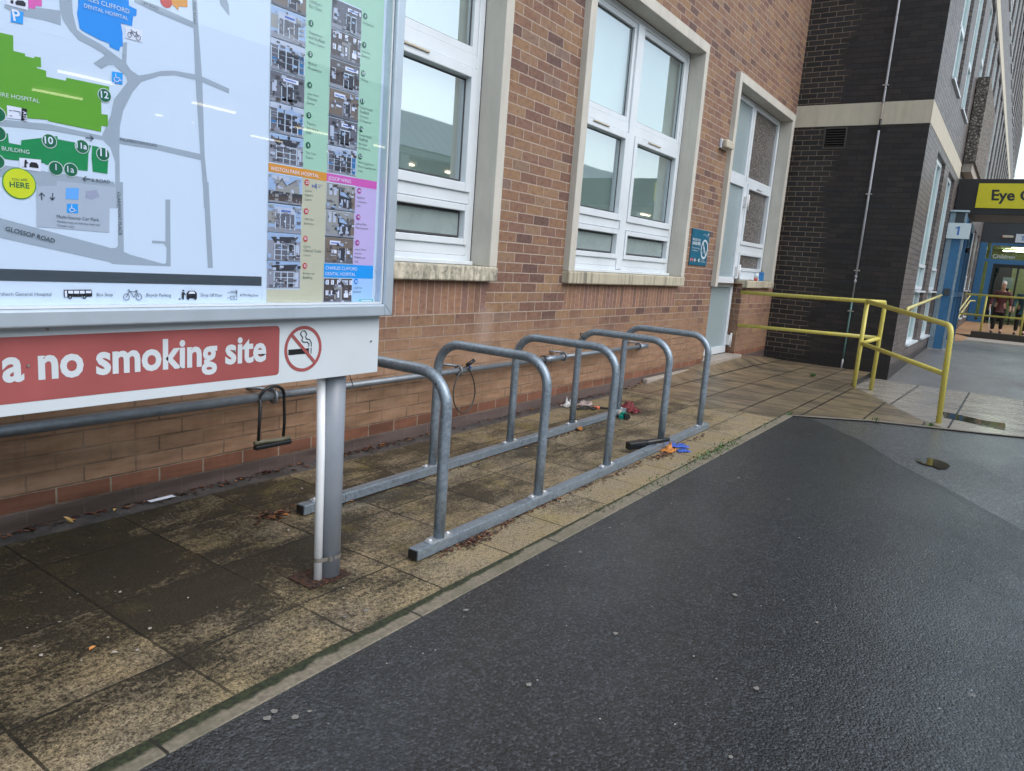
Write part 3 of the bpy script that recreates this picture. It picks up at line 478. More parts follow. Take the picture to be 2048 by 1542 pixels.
sheet('asphalt_path', [(-30, -1.675), (6.87, -1.675)]+PATCH+[(-30, -9)], z_road, M['asph_new'])
FR2 = [(x+.12, y+.08) for x, y in FRONT[1:-1]]+[(10.2, -9)]
sheet('road', [(6.90, -1.70), (7.0, -1.65)]+FR2+[(-4, -9)]+PATCH[::-1][1:-1], z_road, M['asph_old'], -.004)
sheet('road', [(-30, -9), (10.2, -9), (11.7, -9), (75, -9), (75, -19.5), (-30, -19.5)], z_road, M['asph_old'])
sheet('road', [(11.7, -9), (11.7, -1.99), (11.85, -1.815), (24.2, -1.815), (24.2, -6), (75, -6), (75, -9)], z_road, M['asph_far'])
BND = [(11.85, -1.59), (9.9, -1.62), (9.03, -2.065), (7.79, -2.66), (7.56, -2.83)]
sheet('road', [(6.7, -1.68), (7.0, -1.6), (7.75, -1.6), (7.75, -3.0), (6.7, -3.0)], z_road, M['asph_old'], -.009)
sheet('kerb_strip', [(6.88, -1.66), (6.98, -1.80), (7.33, -2.255), (7.69, -3.11), (7.88, -3.42), (8.61, -5), (10.2, -9), (10.15, -9), (8.56, -5), (7.82, -3.43), (7.63, -3.12), (7.27, -2.28), (6.93, -1.82), (6.84, -1.675)], z_road, M['kerbpale'], .007)
sheet('pavement', BND[::-1]+[(11.85, -1.815), (11.7, -1.99), (11.7, -9), (10.2, -9), (8.6, -5), (7.87, -3.43), (7.68, -3.12)], z_road, M['flag_pale'], .004)
# paving with the slight rise towards the side door
mb = MB(); XS = [-3+.15*i for i in range(64)]; XS = [x for x in XS if x < 6.55]+[6.6]; YS = [-1.59, -1.2, -.8, -.42, -.32, -.22, -.12, 0]
def grid(mb, XS, YS, zf):
    mb.add([(x, y, zf(x, y)) for x in XS for y in YS], [(i*len(YS)+j, (i+1)*len(YS)+j, (i+1)*len(YS)+j+1, i*len(YS)+j+1) for i in range(len(XS)-1) for j in range(len(YS)-1)], 0, True)
grid(mb, XS, YS, z_pav); o = mb.build('pavement', M['slab']); tag(o, kind='structure')
mb = MB(); XS = [6.6+.15*i for i in range(35)]+[11.85]; grid(mb, XS, YS, z_pav)
mb.poly([(x, y, z_pav(x, -1)) for x, y in [(6.6, -1.59), (6.87, -1.678), (6.98, -1.82), (7.32, -2.27), (7.5, -2.69), (7.56, -2.83), (7.79, -2.66), (9.03, -2.065), (9.9, -1.62), (11.85, -1.59)]])
o = mb.build('pavement', M['flag']); tag(o, kind='structure')
mb = MB()
for a, b in zip(BND, BND[1:]):
    mb.poly([(*a, z_road(a[0])-.1), (*b, z_road(b[0])-.1), (*b, z_pav(b[0], -1)), (*a, z_pav(a[0], -1))])
o = mb.build('pavement_step', M['dark']); tag(o, kind='structure')
mb = MB(); mb.box(-30, 6.87, -1.675, -1.59, -.12, .003); o = mb.build('kerb', M['kerb'], bevel=.004); tag(o, kind='structure')

# ================================================================ main brick building
BW = thing('brick_building', 'long red and tan brick building with three tall cream-framed windows and a side door', 'building', (5, 0, 0))
H = 9.0
OP = [(1.77, 4.27, 1.11, 3.58), (5.39, 7.89, 1.11, 3.58), (9.045, 11.56, 1.11, 3.57), (9.045, 10.28, .05, 1.11)]
def holed(mb, u0, u1, w0, w1, holes, put, sold=()):
    U = sorted({u0, u1, *[h[i] for h in list(holes)+[s[:4] for s in sold] for i in (0, 1)]}); V = sorted({w0, w1, *[h[i] for h in list(holes)+[s[:4] for s in sold] for i in (2, 3)]})
    for a, b in zip(U, U[1:]):
        for c, d in zip(V, V[1:]):
            mx, mz = (a+b)/2, (c+d)/2
            if any(h[0] < mx < h[1] and h[2] < mz < h[3] for h in holes): continue
            m = 1 if any(s[0] < mx < s[1] and s[2] < mz < s[3] for s in sold) else 0
            put(a, b, c, d, m)
SOLD = [(1.8, 4.28, .825, 1.055), (5.41, 7.86, .825, 1.055), (10.46, 11.85, .825, 1.055)]
mb = MB(); holed(mb, -12, 11.85, -.3, H, OP, lambda a, b, c, d, m: mb.rect_y(a, b, c, d, 0, m), SOLD)
for (a, b, c, d) in OP[:3]:
    mb.rect_x(0, .3, c, d, a); mb.rect_x(0, .3, c, d, b); mb.poly([(a, 0, d), (b, 0, d), (b, .3, d), (a, .3, d)]); mb.poly([(a, 0, c), (b, 0, c), (b, .3, c), (a, .3, c)])
mb.rect_x(0, .3, -.1, 1.11, 9.045); mb.rect_x(0, .3, -.1, 1.11, 10.28)
mb.box(-12, -11.9, .0, 8, -.3, H); mb.poly([(-12, 0, H), (11.85, 0, H), (11.85, 8, H), (-12, 8, H)]); mb.rect_y(-12, 11.85, -.3, H, 8)
mb.build('wall', [M['brick'], M['soldier']], BW)
def room(x0, x1, z0, z1):
    m = MB(); y0, y1 = .32, 3.4
    m.rect_y(x0, x1, z0, z1, y1); m.rect_x(y0, y1, z0, z1, x0); m.rect_x(y0, y1, z0, z1, x1)
    m.poly([(x0, y0, z0), (x1, y0, z0), (x1, y1, z0), (x0, y1, z0)]); m.poly([(x0, y0, z1), (x1, y0, z1), (x1, y1, z1), (x0, y1, z1)])
    return m
room(1.3, 4.9, .2, 3.7).build('room_lining', M['room'], BW); room(5.0, 8.3, .2, 3.7).build('room_lining', M['room'], BW)
room(8.6, 11.8, 0, 3.7).build('room_lining', M['room'], BW)

def fr_ring(m, x0, x1, z0, z1, w, y0, y1, mi=0, wb=None):
    wb = wb or w
    m.box(x0, x0+w, y0, y1, z0, z1, mi); m.box(x1-w, x1, y0, y1, z0, z1, mi)
    m.box(x0+w, x1-w, y0+.0005, y1, z1-w, z1, mi); m.box(x0+w, x1-w, y0+.0005, y1, z0, z0+wb, mi)
# --- tall two-light window with surround; coordinates for the one nearest the door, then shifted
def tall_window(dx, sill_mat, joints):
    X = lambda v: v+dx
    sur = MB(); sur.box(X(5.34), X(5.44), -.06, .12, 1.16, 3.63); sur.box(X(7.84), X(7.93), -.06, .12, 1.16, 3.63); sur.box(X(5.44), X(7.84), -.063, .12, 3.53, 3.632)
    s = sur.build('window_surround', M['stone'], BW, bevel=.006)
    js = [5.335]+joints+[7.935]
    sl = MB()
    for a, b in zip(js, js[1:]): sl.box(X(a)+.003, X(b)-.003, -.072-random.random()*.006, .12, 1.055+random.random()*.003, 1.160)
    sl.build('sill', sill_mat, BW, bevel=.012, seg=3)
    f = MB(); y0, y1 = .115, .185
    fr_ring(f, X(5.445), X(7.835), 1.165, 3.525, .06, y0, y1)
    f.box(X(6.535), X(6.66), y0-.012, y1, 1.2, 3.47)
    for a, b in ((5.505, 6.535), (6.66, 7.775)):
        f.box(X(a), X(b), y0+.001, y1, 2.49, 2.575); f.box(X(a), X(b), y0+.001, y1, 1.585, 1.665); f.box(X(a), X(b), y0+.001, y1, 1.225, 1.30)
        fr_ring(f, X(a), X(b), 2.575, 3.465, .05, y0+.006, y1)                      # fixed light
        fr_ring(f, X(a)+.008, X(b)-.008, 1.665, 2.485, .062, y0-.018, y1)               # opening sash
        fr_ring(f, X(a)+.008, X(b)-.008, 1.30, 1.58, .045, y0-.018, y1)                 # hopper vent
        f.box(X(a)+.3, X(a)+.60, y0-.030, y0-.019, 2.462, 2.478, 1)
    f.box(X(5.47), X(7.81), y0-.045, y0+.02, 1.162, 1.19)
    fo = f.build('window', [M['upvc'], M['cream']], BW, bevel=.005)
    sh = MB()
    for a, b in ((5.505, 6.535), (6.66, 7.775)):
        for z0, z1, w in ((2.575, 3.465, .05), (1.665, 2.485, .07), (1.30, 1.58, .053)):
            sh.box(X(a)+w, X(b)-w, y1-.035, y1-.03, z0+w, z1-w, 0)
            for (p, q, r, t) in ((a+w, a+w+.008, z0+w, z1-w), (b-w-.008, b-w, z0+w, z1-w), (a+w, b-w, z0+w, z0+w+.008), (a+w, b-w, z1-w-.008, z1-w)):
                sh.rect_y(X(p), X(q), r, t, y1-.036, 1)
    # clear panes, with frosted hopper panes below
    g1 = MB(); g2 = MB(); gk = MB()
    for a, b in ((5.505, 6.535), (6.66, 7.775)):
        for z0, z1, w in ((2.575, 3.465, .05), (1.665, 2.485, .07)): g1.box(X(a)+w, X(b)-w, y1-.035, y1-.029, z0+w, z1-w)
        g2.box(X(a)+.053, X(b)-.053, y1-.035, y1-.029, 1.353, 1.527)
        for z0, z1, w in ((2.575, 3.465, .05), (1.665, 2.485, .07), (1.30, 1.58, .053)):
            t = .011
            for (p, q, r, u) in ((X(a)+w, X(a)+w+t, z0+w, z1-w), (X(b)-w-t, X(b)-w, z0+w, z1-w), (X(a)+w+t, X(b)-w-t, z0+w, z0+w+t), (X(a)+w+t, X(b)-w-t, z1-w-t, z1-w)): gk.box(p, q, y1-.038, y1-.0345, r, u)
    g1.build('pane', M['glass'], fo); g2.build('frosted_pane', M['frost'], fo); gk.build('gasket', M['upvc_edge'], fo)
    MB().box(X(5.46), X(7.82), .205, .212, 1.2, 3.5).build('blind', M['blind'], fo)
tall_window(0, M['sill'], [5.47, 6.40, 6.98])
tall_window(-3.62, M['sill_dirty'], [])
# --- side door with its window
s = MB(); s.box(9.0, 9.09, -.06, .12, 1.06, 3.62); s.box(11.5, 11.62, -.06, .12, 1.16, 3.62); s.box(9.09, 11.5, -.063, .12, 3.52, 3.622)
s.build('door_surround', M['stone'], BW, bevel=.006)
s = MB(); s.box(10.285, 10.95, -.075, .12, 1.055, 1.158); s.box(10.956, 11.62, -.072, .12, 1.06, 1.16); s.build('sill', M['sill'], BW, bevel=.012, seg=3)
s = MB(); fr_ring(s, 10.24, 11.49, 1.17, 3.515, .07, .115, .185); s.box(10.31, 11.42, .116, .185, 2.47, 2.56); s.box(10.31, 11.42, .116, .185, 1.55, 1.64); s.box(10.31, 11.42, .116, .185, 1.2, 1.285)
fr_ring(s, 10.31, 11.42, 1.645, 2.465, .055, .10, .185); fr_ring(s, 10.31, 11.42, 1.285, 1.55, .045, .10, .185); s.box(10.3, 11.45, .05, .12, 1.162, 1.185); s.box(10.7, 10.95, .085, .10, 2.44, 2.455)
wo_ = s.build('window', M['upvc'], BW, bevel=.005)
s = MB(); s.box(10.31, 11.42, .15, .156, 2.56, 3.445); s.box(10.365, 11.365, .15, .156, 1.70, 2.41); s.box(10.355, 11.375, .15, .156, 1.33, 1.505); s.build('obscure_pane', M['obscure'], wo_)
dr = MB(); fr_ring(dr, 9.10, 10.22, 2.49, 3.515, .07, .115, .185); fr_ring(dr, 9.10, 10.22, .13, 2.49, .085, .105, .17, 0, .095); dr.box(9.185, 10.135, .106, .17, 1.055, 1.19)
do = dr.build('door', M['upvc'], BW, bevel=.005)
MB().box(9.17, 10.15, .145, .15, 2.56, 3.445).box(9.185, 10.135, .14, .146, 1.19, 2.405).box(9.185, 10.135, .14, .146, .225, 1.055).build('frosted_pane', M['frost_door'], do)
for z in (.31, 1.27, 2.22):
    MB().box(10.185, 10.25, .06, .115, z-.07, z+.07).cyl((10.245, .055, z-.10), (10.245, .055, z+.10), .014).build('hinge', M['steelwhite'], do)
MB().box(9.0, 10.35, -.10, .14, -.02, .118).build('door_step', M['concrete'], BW, bevel=.01)
mb = MB(); mb.box(7.2, 9.0, -.07, -.004, -.05, .055); mb.build('plinth_strip', M['concrete'], BW, bevel=.012)
# air bricks of bulkhead light
L = thing('bulkhead_light', 'small white oblong bulkhead light on brick beside the side door', 'wall light', (8.83, 0, 2.75))
MB().box(8.70, 8.96, -.035, -.001, 2.695, 2.80).build('back_plate', M['upvc'], L, bevel=.008)
MB().box(8.705, 8.955, -.10, -.035, 2.70, 2.795).build('diffuser', M['cream'], L, bevel=.02, seg=3)

# ================================================================ smoke-free sign
S = thing('smoke_free_sign', 'teal rectangular sign with white ring symbol on brick between window and side door', 'sign', (8.44, 0, 1.5))
MB().box(8.155, 8.72, -.012, -.002, 1.305, 1.72).build('plate', [M['tealsign']], S, bevel=.002)
m = MB(); yy = -.0135
m.disc_xz(8.59, 1.50, yy, .115, 0, 32, .092); m.stroke_xz([(8.525, 1.575), (8.655, 1.425)], .02, yy-.0005)
m.stroke_xz([(8.55, 1.45), (8.565, 1.48), (8.55, 1.51), (8.57, 1.53)], .01, yy)
text_xz(m, 'PROUD TO BE', (8.185, 1.585), (8.43, 1.585), yy, 0, 1); text_xz(m, 'SMOKE FREE', (8.185, 1.54), (8.44, 1.54), yy, 0, 2)
text_xz(m, 'There is no smoking', (8.185, 1.495), (8.43, 1.495), yy); text_xz(m, 'on our hospital grounds', (8.185, 1.468), (8.40, 1.468), yy)
text_xz(m, 'Sheffield Teaching Hospitals', (8.50, 1.665), (8.69, 1.665), yy, 0); text_xz(m, 'NHS Foundation Trust', (8.58, 1.648), (8.69, 1.648), yy, 0)
m.stroke_xz([(8.665, 1.685), (8.69, 1.685)], .016, yy); m.disc_xz(8.45, 1.365, yy, .022, 0)
text_xz(m, 'Thank you', (8.52, 1.37), (8.62, 1.37), yy); text_xz(m, 'for not smoking', (8.50, 1.345), (8.66, 1.345), yy)
for xx, mi in ((8.19, 1), (8.25, 1), (8.32, 0), (8.385, 2)): m.disc_xz(xx, 1.365, yy, .02, mi); m.disc_xz(xx, 1.365, yy-.0006, .007, 0)
m.build('print', [M['signwhite'], M['ink_red'], M['grass']], S)

# ================================================================ dark brick wing
DW = thing('hospital_wing', 'tall dark brown brick wing with cream bands and narrow white windows', 'building', (11.85, -1.8, 0))
XD, YD, HT, XE = 11.85, -1.815, 16.5, 58.0
mb = MB()
def put_x(a, b, c, d, m): mb.rect_x(a, b, c, d, XD, m)
holed(mb, YD, 0, -.4, HT, [(YD, 0, 3.49, 3.80), (-.765, -.44, 3.165, 3.475)], put_x)
WIN = []
for x0 in (13.4, 15.6): WIN.append((x0, x0+1.45, .28, 3.36))
for x0 in (21.8, 24.1, 26.4, 28.7): WIN.append((x0, x0+1.3, .35, 3.1))
ups = [13.54, 15.78]+[18.35+2.22*i for i in range(18)]
for zs, zt in ((4.46, 7.30), (8.60, 11.1), (12.4, 15.0)):
    for x0 in ups:
        if x0+1.4 < XE: WIN.append((x0, x0+1.4, zs if not (zs < 5 and 17.9 < x0 < 21) else 5.54, zt))
mb2 = MB()
holed(mb2, XD, XE, -.4, HT, WIN+[(XD, 17.9, 3.49, 3.80), (XD, XE, 7.36, 7.68), (XD, XE, 11.2, 11.52), (17.95, 21.0, -.4, 2.8)], lambda a, b, c, d, m: mb2.rect_y(a, b, c, d, YD, m))
for (a, b, c, d) in WIN:
    mb2.rect_x(YD, YD+.24, c, d, a); mb2.rect_x(YD, YD+.24, c, d, b); mb2.poly([(a, YD, d), (b, YD, d), (b, YD+.24, d), (a, YD+.24, d)]); mb2.poly([(a, YD, c), (b, YD, c), (b, YD+.24, c), (a, YD+.24, c)])
mb2.rect_x(YD, 8, -.4, HT, XE); mb2.poly([(XD, YD, HT), (XE, YD, HT), (XE, 8, HT), (XD, 8, HT)])
mb.rect_x(0, 8, H-1, HT, XD)
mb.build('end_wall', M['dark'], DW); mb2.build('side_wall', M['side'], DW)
b = MB(); b.box(XD-.006, 17.9, YD-.006, YD+.25, 3.49, 3.80); b.box(XD-.006, XD+.25, YD+.25, -.002, 3.49, 3.80); b.build('floor_band', M['cream'], DW, bevel=.004)
b = MB(); b.box(XD, XE, YD-.01, YD+.2, 7.36, 7.68); b.build('floor_band', M['cream'], DW)
b = MB(); b.box(XD, XE, YD-.01, YD+.2, 11.2, 11.52); b.build('floor_band', M['cream'], DW)
cache = {}
for (a, b_, c, d) in WIN:
    key = (round(b_-a, 2), round(d-c, 2)); yf = YD+.055
    if key not in cache:
        f = MB(); f.box(a, a+.07, yf, yf+.07, c, d); f.box(b_-.07, b_, yf, yf+.07, c, d)
        sp = [c, c+.90, d] if c < 1 else [c, d]
        if c > 4: sp = [c, c+.85*(d-c)*.4, d]
        zz = sp
        for q in zz: q2 = min(max(q-.04, c), d-.08); f.box(a+.07, b_-.07, yf+.001, yf+.07, q2, q2+.08)
        f.box((a+b_)/2-.03, (a+b_)/2+.03, yf+.001, yf+.07, c+.08, d-.08)
        f.box(a, b_, YD-.04, yf-.001, c-.002, c+.03)
        if c < 1: f.box(a+.0, b_, YD-.03, yf-.001, c+.88, c+.91); fr_ring(f, a+.07, b_-.07, c+.93, c+1.35, .05, yf-.02, yf+.06)
        o = f.build('window', M['upvc'], DW, origin=(a, YD, c))
        g = MB(); g.box(a+.07, b_-.07, yf+.03, yf+.036, c+.04, d-.04); g.build('pane', M['glass_dark'], o, origin=(a, YD, c))
        g = MB(); g.rect_y(a, b_, c, d, yf+.10); g.build('blind', M['blind'], o, origin=(a, YD, c)); cache[key] = o
    else:
        src = cache[key]; o = src.copy(); COL.objects.link(o); o.parent = DW; o.location = Vector((a, YD, c))-WO[DW.name][0]
        for ch in list(src.children): q = ch.copy(); COL.objects.link(q); q.parent = o
# louvred vent
v = MB(); fr = [(-.765, -.74), (-.465, -.44)]
for a, b in fr: v.box(XD-.02, XD+.02, a, b, 3.165, 3.475)
v.box(XD-.02, XD+.02, -.74, -.465, 3.165, 3.19); v.box(XD-.02, XD+.02, -.74, -.465, 3.45, 3.475)
for i in range(7):
    z = 3.20+.036*i; v.prism([(XD-.016, -.74, z), (XD+.03, -.74, z+.022), (XD+.03, -.74, z+.028), (XD-.016, -.74, z+.006)], (0, .275, 0))
vo = v.build('air_vent', M['vent'], DW); MB().rect_x(-.765, -.44, 3.165, 3.475, XD+.05).build('vent_backing', M['hole'], vo)
# projecting concrete box over the entrance
p_ = MB(); p_.box(18.0, 21.9, -2.05, -1.826, 3.84, 5.52); p_.build('precast_panel', M['aggr'], DW, bevel=.01)
p_ = MB(); p_.box(18.04, 21.85, -2.0, -1.826, 3.66, 3.838); p_.build('panel_soffit', M['concrete'], DW)

# conduit on the dark wall
C = thing('wall_conduit', 'thin light grey pipe running down the dark brick wall, green near the foot', 'pipe', (11.8, -1.18, 0))
m = MB(); y_ = lambda z: -1.185+0*z
m.tube([(11.815, -1.187, 9), (11.815, -1.187, 3.82), (11.812, -1.187, 3.78)], .016, 8); m.tube([(11.812, -1.187, 3.45), (11.815, -1.183, 1.35)], .016, 8)
m.build('upper_pipe', M['greypipe'], C)
MB().tube([(11.812, -1.187, 3.80), (11.80, -1.187, 3.58), (11.80, -1.187, 3.52)], .013, 8).build('grey_sleeve', M['concrete'], C)
MB().tube([(11.80, -1.187, 3.56), (11.80, -1.187, 3.47), (11.815, -1.187, 3.40)], .017, 8).build('black_sleeve', M['black'], C)
MB().tube([(11.815, -1.183, 1.02), (11.815, -1.18, .10)], .014, 8).build('green_pipe', M['copper'], C)
m = MB(); m.tube([(11.815, -1.183, 1.35), (11.815, -1.183, 1.345), (11.815, -1.183, 1.32), (11.815, -1.183, 1.315), (11.815, -1.183, 1.28), (11.815, -1.183, 1.275), (11.815, -1.183, 1.25), (11.815, -1.183, 1.245), (11.815, -1.183, 1.02)], [.011, .020, .020, .011, .011, .019, .019, .011, .011], 8).build('joint', M['greypipe'], C)
MB().tube([(11.815, -1.18, .10), (11.815, -1.178, -.06)], .013, 8).build('foot_pipe', M['greypipe'], C)
for z in (4.02, 2.52, 1.42, .82): MB().box(11.80, 11.848, -1.225, -1.145, z-.009, z+.009).build('clip', M['clip'], C)

# ================================================================ entrance canopy and lobby
CN = thing('entrance_canopy', 'black entrance canopy with a yellow sign reading Eye over the automatic doors', 'canopy', (19, -3, 2.8))
MB().box(17.86, 17.99, -9, -1.826, 2.80, 3.50).build('fascia', M['fascia'], CN, bevel=.006)
MB().box(17.99, 20.2, -9, -1.83, 2.83, 3.42).build('roof_slab', M['soffit'], CN)
y = MB(); y.box(17.835, 17.858, -4.6, -2.19, 2.925, 3.41); y.build('yellow_sign', M['signyellow'], CN, bevel=.002)
m = MB()
def text_x(mb, s, y0, y1, z0, x, m=0, bold=0, vs=1.0, slant=0):
    L = abs(y1-y0)
    def fn(u, v, w): h = 0.729*v*L/w*vs; return (x, y0-u*L-slant*h, z0+h)
    put_text(mb, s, fn, m, bold)
def one_x(mb, yc, z0, h, x):
    mb.poly([(x, yc+h*.28, z0+h*.72), (x, yc+h*.28, z0+h*.86), (x, yc-h*.02, z0+h), (x, yc-h*.16, z0+h), (x, yc-h*.16, z0), (x, yc+h*.04, z0), (x, yc+h*.04, z0+h*.80)])
text_x(m, 'Eye C', -2.45, -3.12, 3.085, 17.833, 0, 1.6, 1.0, -.1)
m.build('lettering', M['black'], CN)
N1 = thing('number_sign', 'white square sign with blue figure 1 projecting beside the blue door pillar', 'sign', (17.15, -2.0, 2.4))
MB().box(17.10, 17.13, -2.225, -1.826, 2.25, 2.555).build('plate', M['signwhite'], N1, bevel=.003)
m = MB(); one_x(m, -2.015, 2.32, .17, 17.098); m.build('numeral', M['signblue'], N1)

LB = thing('automatic_doors', 'blue and silver framed automatic entrance doors against the dark wing wall', 'entrance', (17.2, -1.97, 0))
MB().box(17.2, 17.32, -1.925, -1.826, .02, 2.77).box(17.2, 17.30, -2.125, -2.085, .02, 2.77).build('pillar', M['silver'], LB, bevel=.004)
MB().box(17.205, 17.32, -2.084, -1.926, .02, 2.5).build('blue_panel', M['blue'], LB)
MB().box(17.203, 17.32, -2.084, -1.926, 2.5, 2.77).build('top_panel', M['charcoal'], LB)
MB().box(17.15, 17.34, -2.15, -1.82, 2.775, 2.81).build('head_flashing', M['alu'], LB, bevel=.004)
MB().box(17.17, 17.204, -2.06, -1.95, 1.13, 1.26).build('push_pad', M['charcoal'], LB, bevel=.004)
fr_ = MB()
for a in (17.4, 18.35, 19.3, 20.25): fr_.box(a, a+.09, -2.12, -2.06, .02, 2.72)
fr_.box(17.4, 20.3, -2.119, -2.06, 2.55, 2.72); fr_.box(17.4, 20.3, -2.119, -2.06, .02, .18); fr_.box(17.4, 20.3, -2.119, -2.06, 1.1, 1.2); fr_.build('door_frame', M['blue'], LB)
MB().box(17.4, 20.3, -2.09, -2.085, .1, 2.6).build('door_glass', M['glass_dark'], LB)
MB().box(17.35, 20.4, -1.9, -1.85, .0, 2.72).build('inner_wall', M['charcoal'], LB)
MB().cyl((17.6, -2.2, 2.35), (17.6, -2.12, 2.35), .05).cyl((18.6, -2.2, 2.1), (18.6, -2.12, 2.1), .05).build('sensor', M['black'], LB)
fl = MB(); fl.box(17.1, 17.95, -2.2, -1.82, -.1, .025); fl.build('threshold', M['concrete'], LB)

# raised area in front of the far doors
RP = thing('ramp_platform', 'tan floored ramp edged by a dark kerb in front of the far blue doors', 'ramp', (24.2, -4, 0))
MB().poly([(24.35, -8, .03), (24.35, -1.82, .03), (31.0, -1.82, .17), (31.0, -8, .17)]).build('ramp_floor', M['orangefloor'], RP)
MB().poly([(21.6, -2.2, -.02), (24.2, -2.3, -.04), (24.35, -1.82, .03), (20.5, -1.82, .0)]).build('ramp_landing', M['orangefloor'], RP)
MB().box(24.18, 24.38, -8, -2.28, -.12, .145).build('kerb_stone', M['dark_kerb'], RP, bevel=.01)
mb = MB(); mb.box(22.6, 24.1, -8, -2.25, -.06, -.028); mb.build('gutter_strip', M['concrete'], RP)
def rail_mat(): return M['yellow']
RL = thing('ramp_railing', 'yellow tubular two-bar railing on the dark kerb in front of the far doors', 'railing', (24.28, -3, .14))
yj = lambda a, b: [(24.28, a, b)]
m = MB(); m.tube([(24.28, -2.0, 1.155), (24.28, -7.5, 1.20)], .027, 10); m.build('top_rail', M['yellow'], RL)
m = MB(); m.tube([(24.28, -1.92, .60), (24.28, -7.5, .62)], .024, 10); m.build('mid_rail', M['yellow'], RL)
for yy in (-2.50, -3.42, -4.6, -5.8): MB().tube([(24.28, yy, .14), (24.28, yy, 1.16)], .026, 10).build('post', M['yellow'], RL)
RH = thing('wall_handrail', 'pale yellow double handrail sloping along the wing wall beyond the railing', 'handrail', (25, -1.9, .5))
for z0, z1, nm in ((.62, 1.10, 'top_bar'), (.42, .88, 'lower_bar')):
    MB().tube([(23.2, -1.92, z0), (29.0, -1.92, z1+.05), (29.3, -2.05, z1+.05)], .02, 8).build(nm, M['yellow_pale'], RH)

FL = thing('entrance_lobby', 'blue framed glazed entrance lobby with charcoal fascia and lit interior', 'entrance', (31, -3, .15))
XF = 31.0
MB().box(XF, XF+.2, -8, -1.83, 2.98, 3.65).build('fascia', M['charcoal'], FL)
MB().box(XF, XF+8, -8, -1.83, 3.66, 3.8).build('roof', M['charcoal'], FL)
f = MB()
f.box(XF, XF+.12, -2.05, -1.83, .15, 2.98); f.box(XF, XF+.12, -2.21, -2.16, .15, 2.98)
f.box(XF+.001, XF+.12, -2.16, -2.05, 2.32, 2.42); f.box(XF+.001, XF+.12, -2.16, -2.05, .15, .25)
f.box(XF-.001, XF+.12, -8, -2.21, 2.26, 2.42); f.box(XF, XF+.12, -2.32, -2.21, .15, 2.26)
f.box(XF, XF+.12, -3.95, -3.83, .15, 2.98); f.box(XF, XF+.12, -8, -3.95, .15, 1.0); f.box(XF+.0, XF+.12, -8, -2.21, 2.90, 2.98)
f.build('door_frame', M['blue'], FL)
f = MB(); f.box(XF+.02, XF+.10, -3.83, -2.32, 2.14, 2.26); f.box(XF+.03, XF+.10, -3.11, -3.05, .16, 2.14); f.box(XF+.03, XF+.10, -2.40, -2.32, .16, 2.14); f.build('sliding_door', M['black'], FL)
MB().box(XF+.055, XF+.06, -8, -1.85, .15, 2.95).build('lobby_glass', M['glass_dark'], FL)
t = MB(); text_x(t, 'Eye C', -2.60, -2.96, 2.68, XF-.004, 0, .5); text_x(t, "Children'", -2.26, -2.95, 2.46, XF-.004, 0, .3); t.build('glass_lettering', M['signwhite'], FL)
r_ = MB(); r_.rect_x(-8, -1.85, .15, 3.4, XF+6); r_.poly([(XF+.2, -8, 3.0), (XF+6, -8, 3.0), (XF+6, -1.85, 3.0), (XF+.2, -1.85, 3.0)]); r_.rect_y(XF+.2, XF+6, .15, 3.4, -1.86); r_.rect_y(XF+.2, XF+6, .15, 3.4, -8)
yw = flat('yellow_lobby_wall', (.60, .60, .32), .8); r_.build('interior', yw, FL)
MB().poly([(XF+.12, -8, .16), (XF+6, -8, .16), (XF+6, -1.85, .16), (XF+.12, -1.85, .16)]).build('floor', M['charcoal'], FL)
for q in range(2): MB().box(XF+1.6+2.4*q, XF+1.68+2.4*q, -3.9, -2.75+.3*q, 2.90, 2.93).build('strip_light', M['lamp_in'], FL)
MB().box(XF+2.0, XF+2.05, -2.9, -2.35, .2, 2.3).box(XF+2, XF+2.05, -4.3, -3.5, .2, 1.1).build('dark_partition', M['black'], FL)
MB().box(XF+1.9, XF+1.95, -2.98, -2.66, 1.45, 1.85).build('notice', M['paper'], FL)
SN = thing('number_sign', 'pale sign reading 1a on the charcoal lobby fascia', 'sign', (30.95, -3.1, 3.1))
MB().box(XF-.05, XF-.005, -3.55, -2.83, 3.02, 3.31).build('plate', M['signwhite'], SN)
t = MB(); one_x(t, -3.03, 3.09, .16, XF-.055); text_x(t, 'a', -3.09, -3.20, 3.09, XF-.055, 0, 1); t.build('numeral', M['signblue'], SN)
ES = thing('exit_light', 'small pale oblong light unit on the charcoal lobby fascia', 'light fitting', (30.95, -2.55, 3.2))
MB().box(XF-.06, XF-.004, -2.76, -2.43, 3.17, 3.25).build('casing', M['cream'], ES, bevel=.01); MB().box(XF-.066, XF-.0605, -2.46, -2.435, 3.18, 3.24).build('indicator', M['ink_red'], ES)

# ================================================================ car park building opposite (seen mirrored in the panes)
CP = thing('multi_storey_car_park', 'grey concrete car park with sloping seamed metal roof edge, mirrored in the windows', 'building', (10, -20, 0))
m = MB(); m.box(-25, 75, -20.3, -20, -.4, 3.4); m.box(-25, 75, -20.3, -20, 5.45, 5.75)
for i in range(17): m.box(-25+6.2*i, -24.4+6.2*i, -20.6, -20.05, 3.4, 5.45)
m.build('wall', M['carpark'], CP)
m = MB(); m.box(-25, 75, -36, -20.31, 5.4, 5.6); m.box(-25, 75, -36, -20.31, 3.0, 3.2); m.box(-25, 75, -36.2, -36, -.4, 5.6); m.build('deck', M['concrete'], CP)
m = MB(); m.prism([(-25, -19.9, 5.76), (-25, -22.6, 7.9), (-25, -22.6, 5.76)], (100, 0, 0))
for i in range(125): x_ = -25+.8*i; m.prism([(x_, -19.9, 5.77), (x_, -22.6, 7.91), (x_, -22.62, 7.935), (x_, -19.92, 5.795)], (.03, 0, 0))
m.build('sloping_roof', M['metalroof'], CP)
lp = MB()
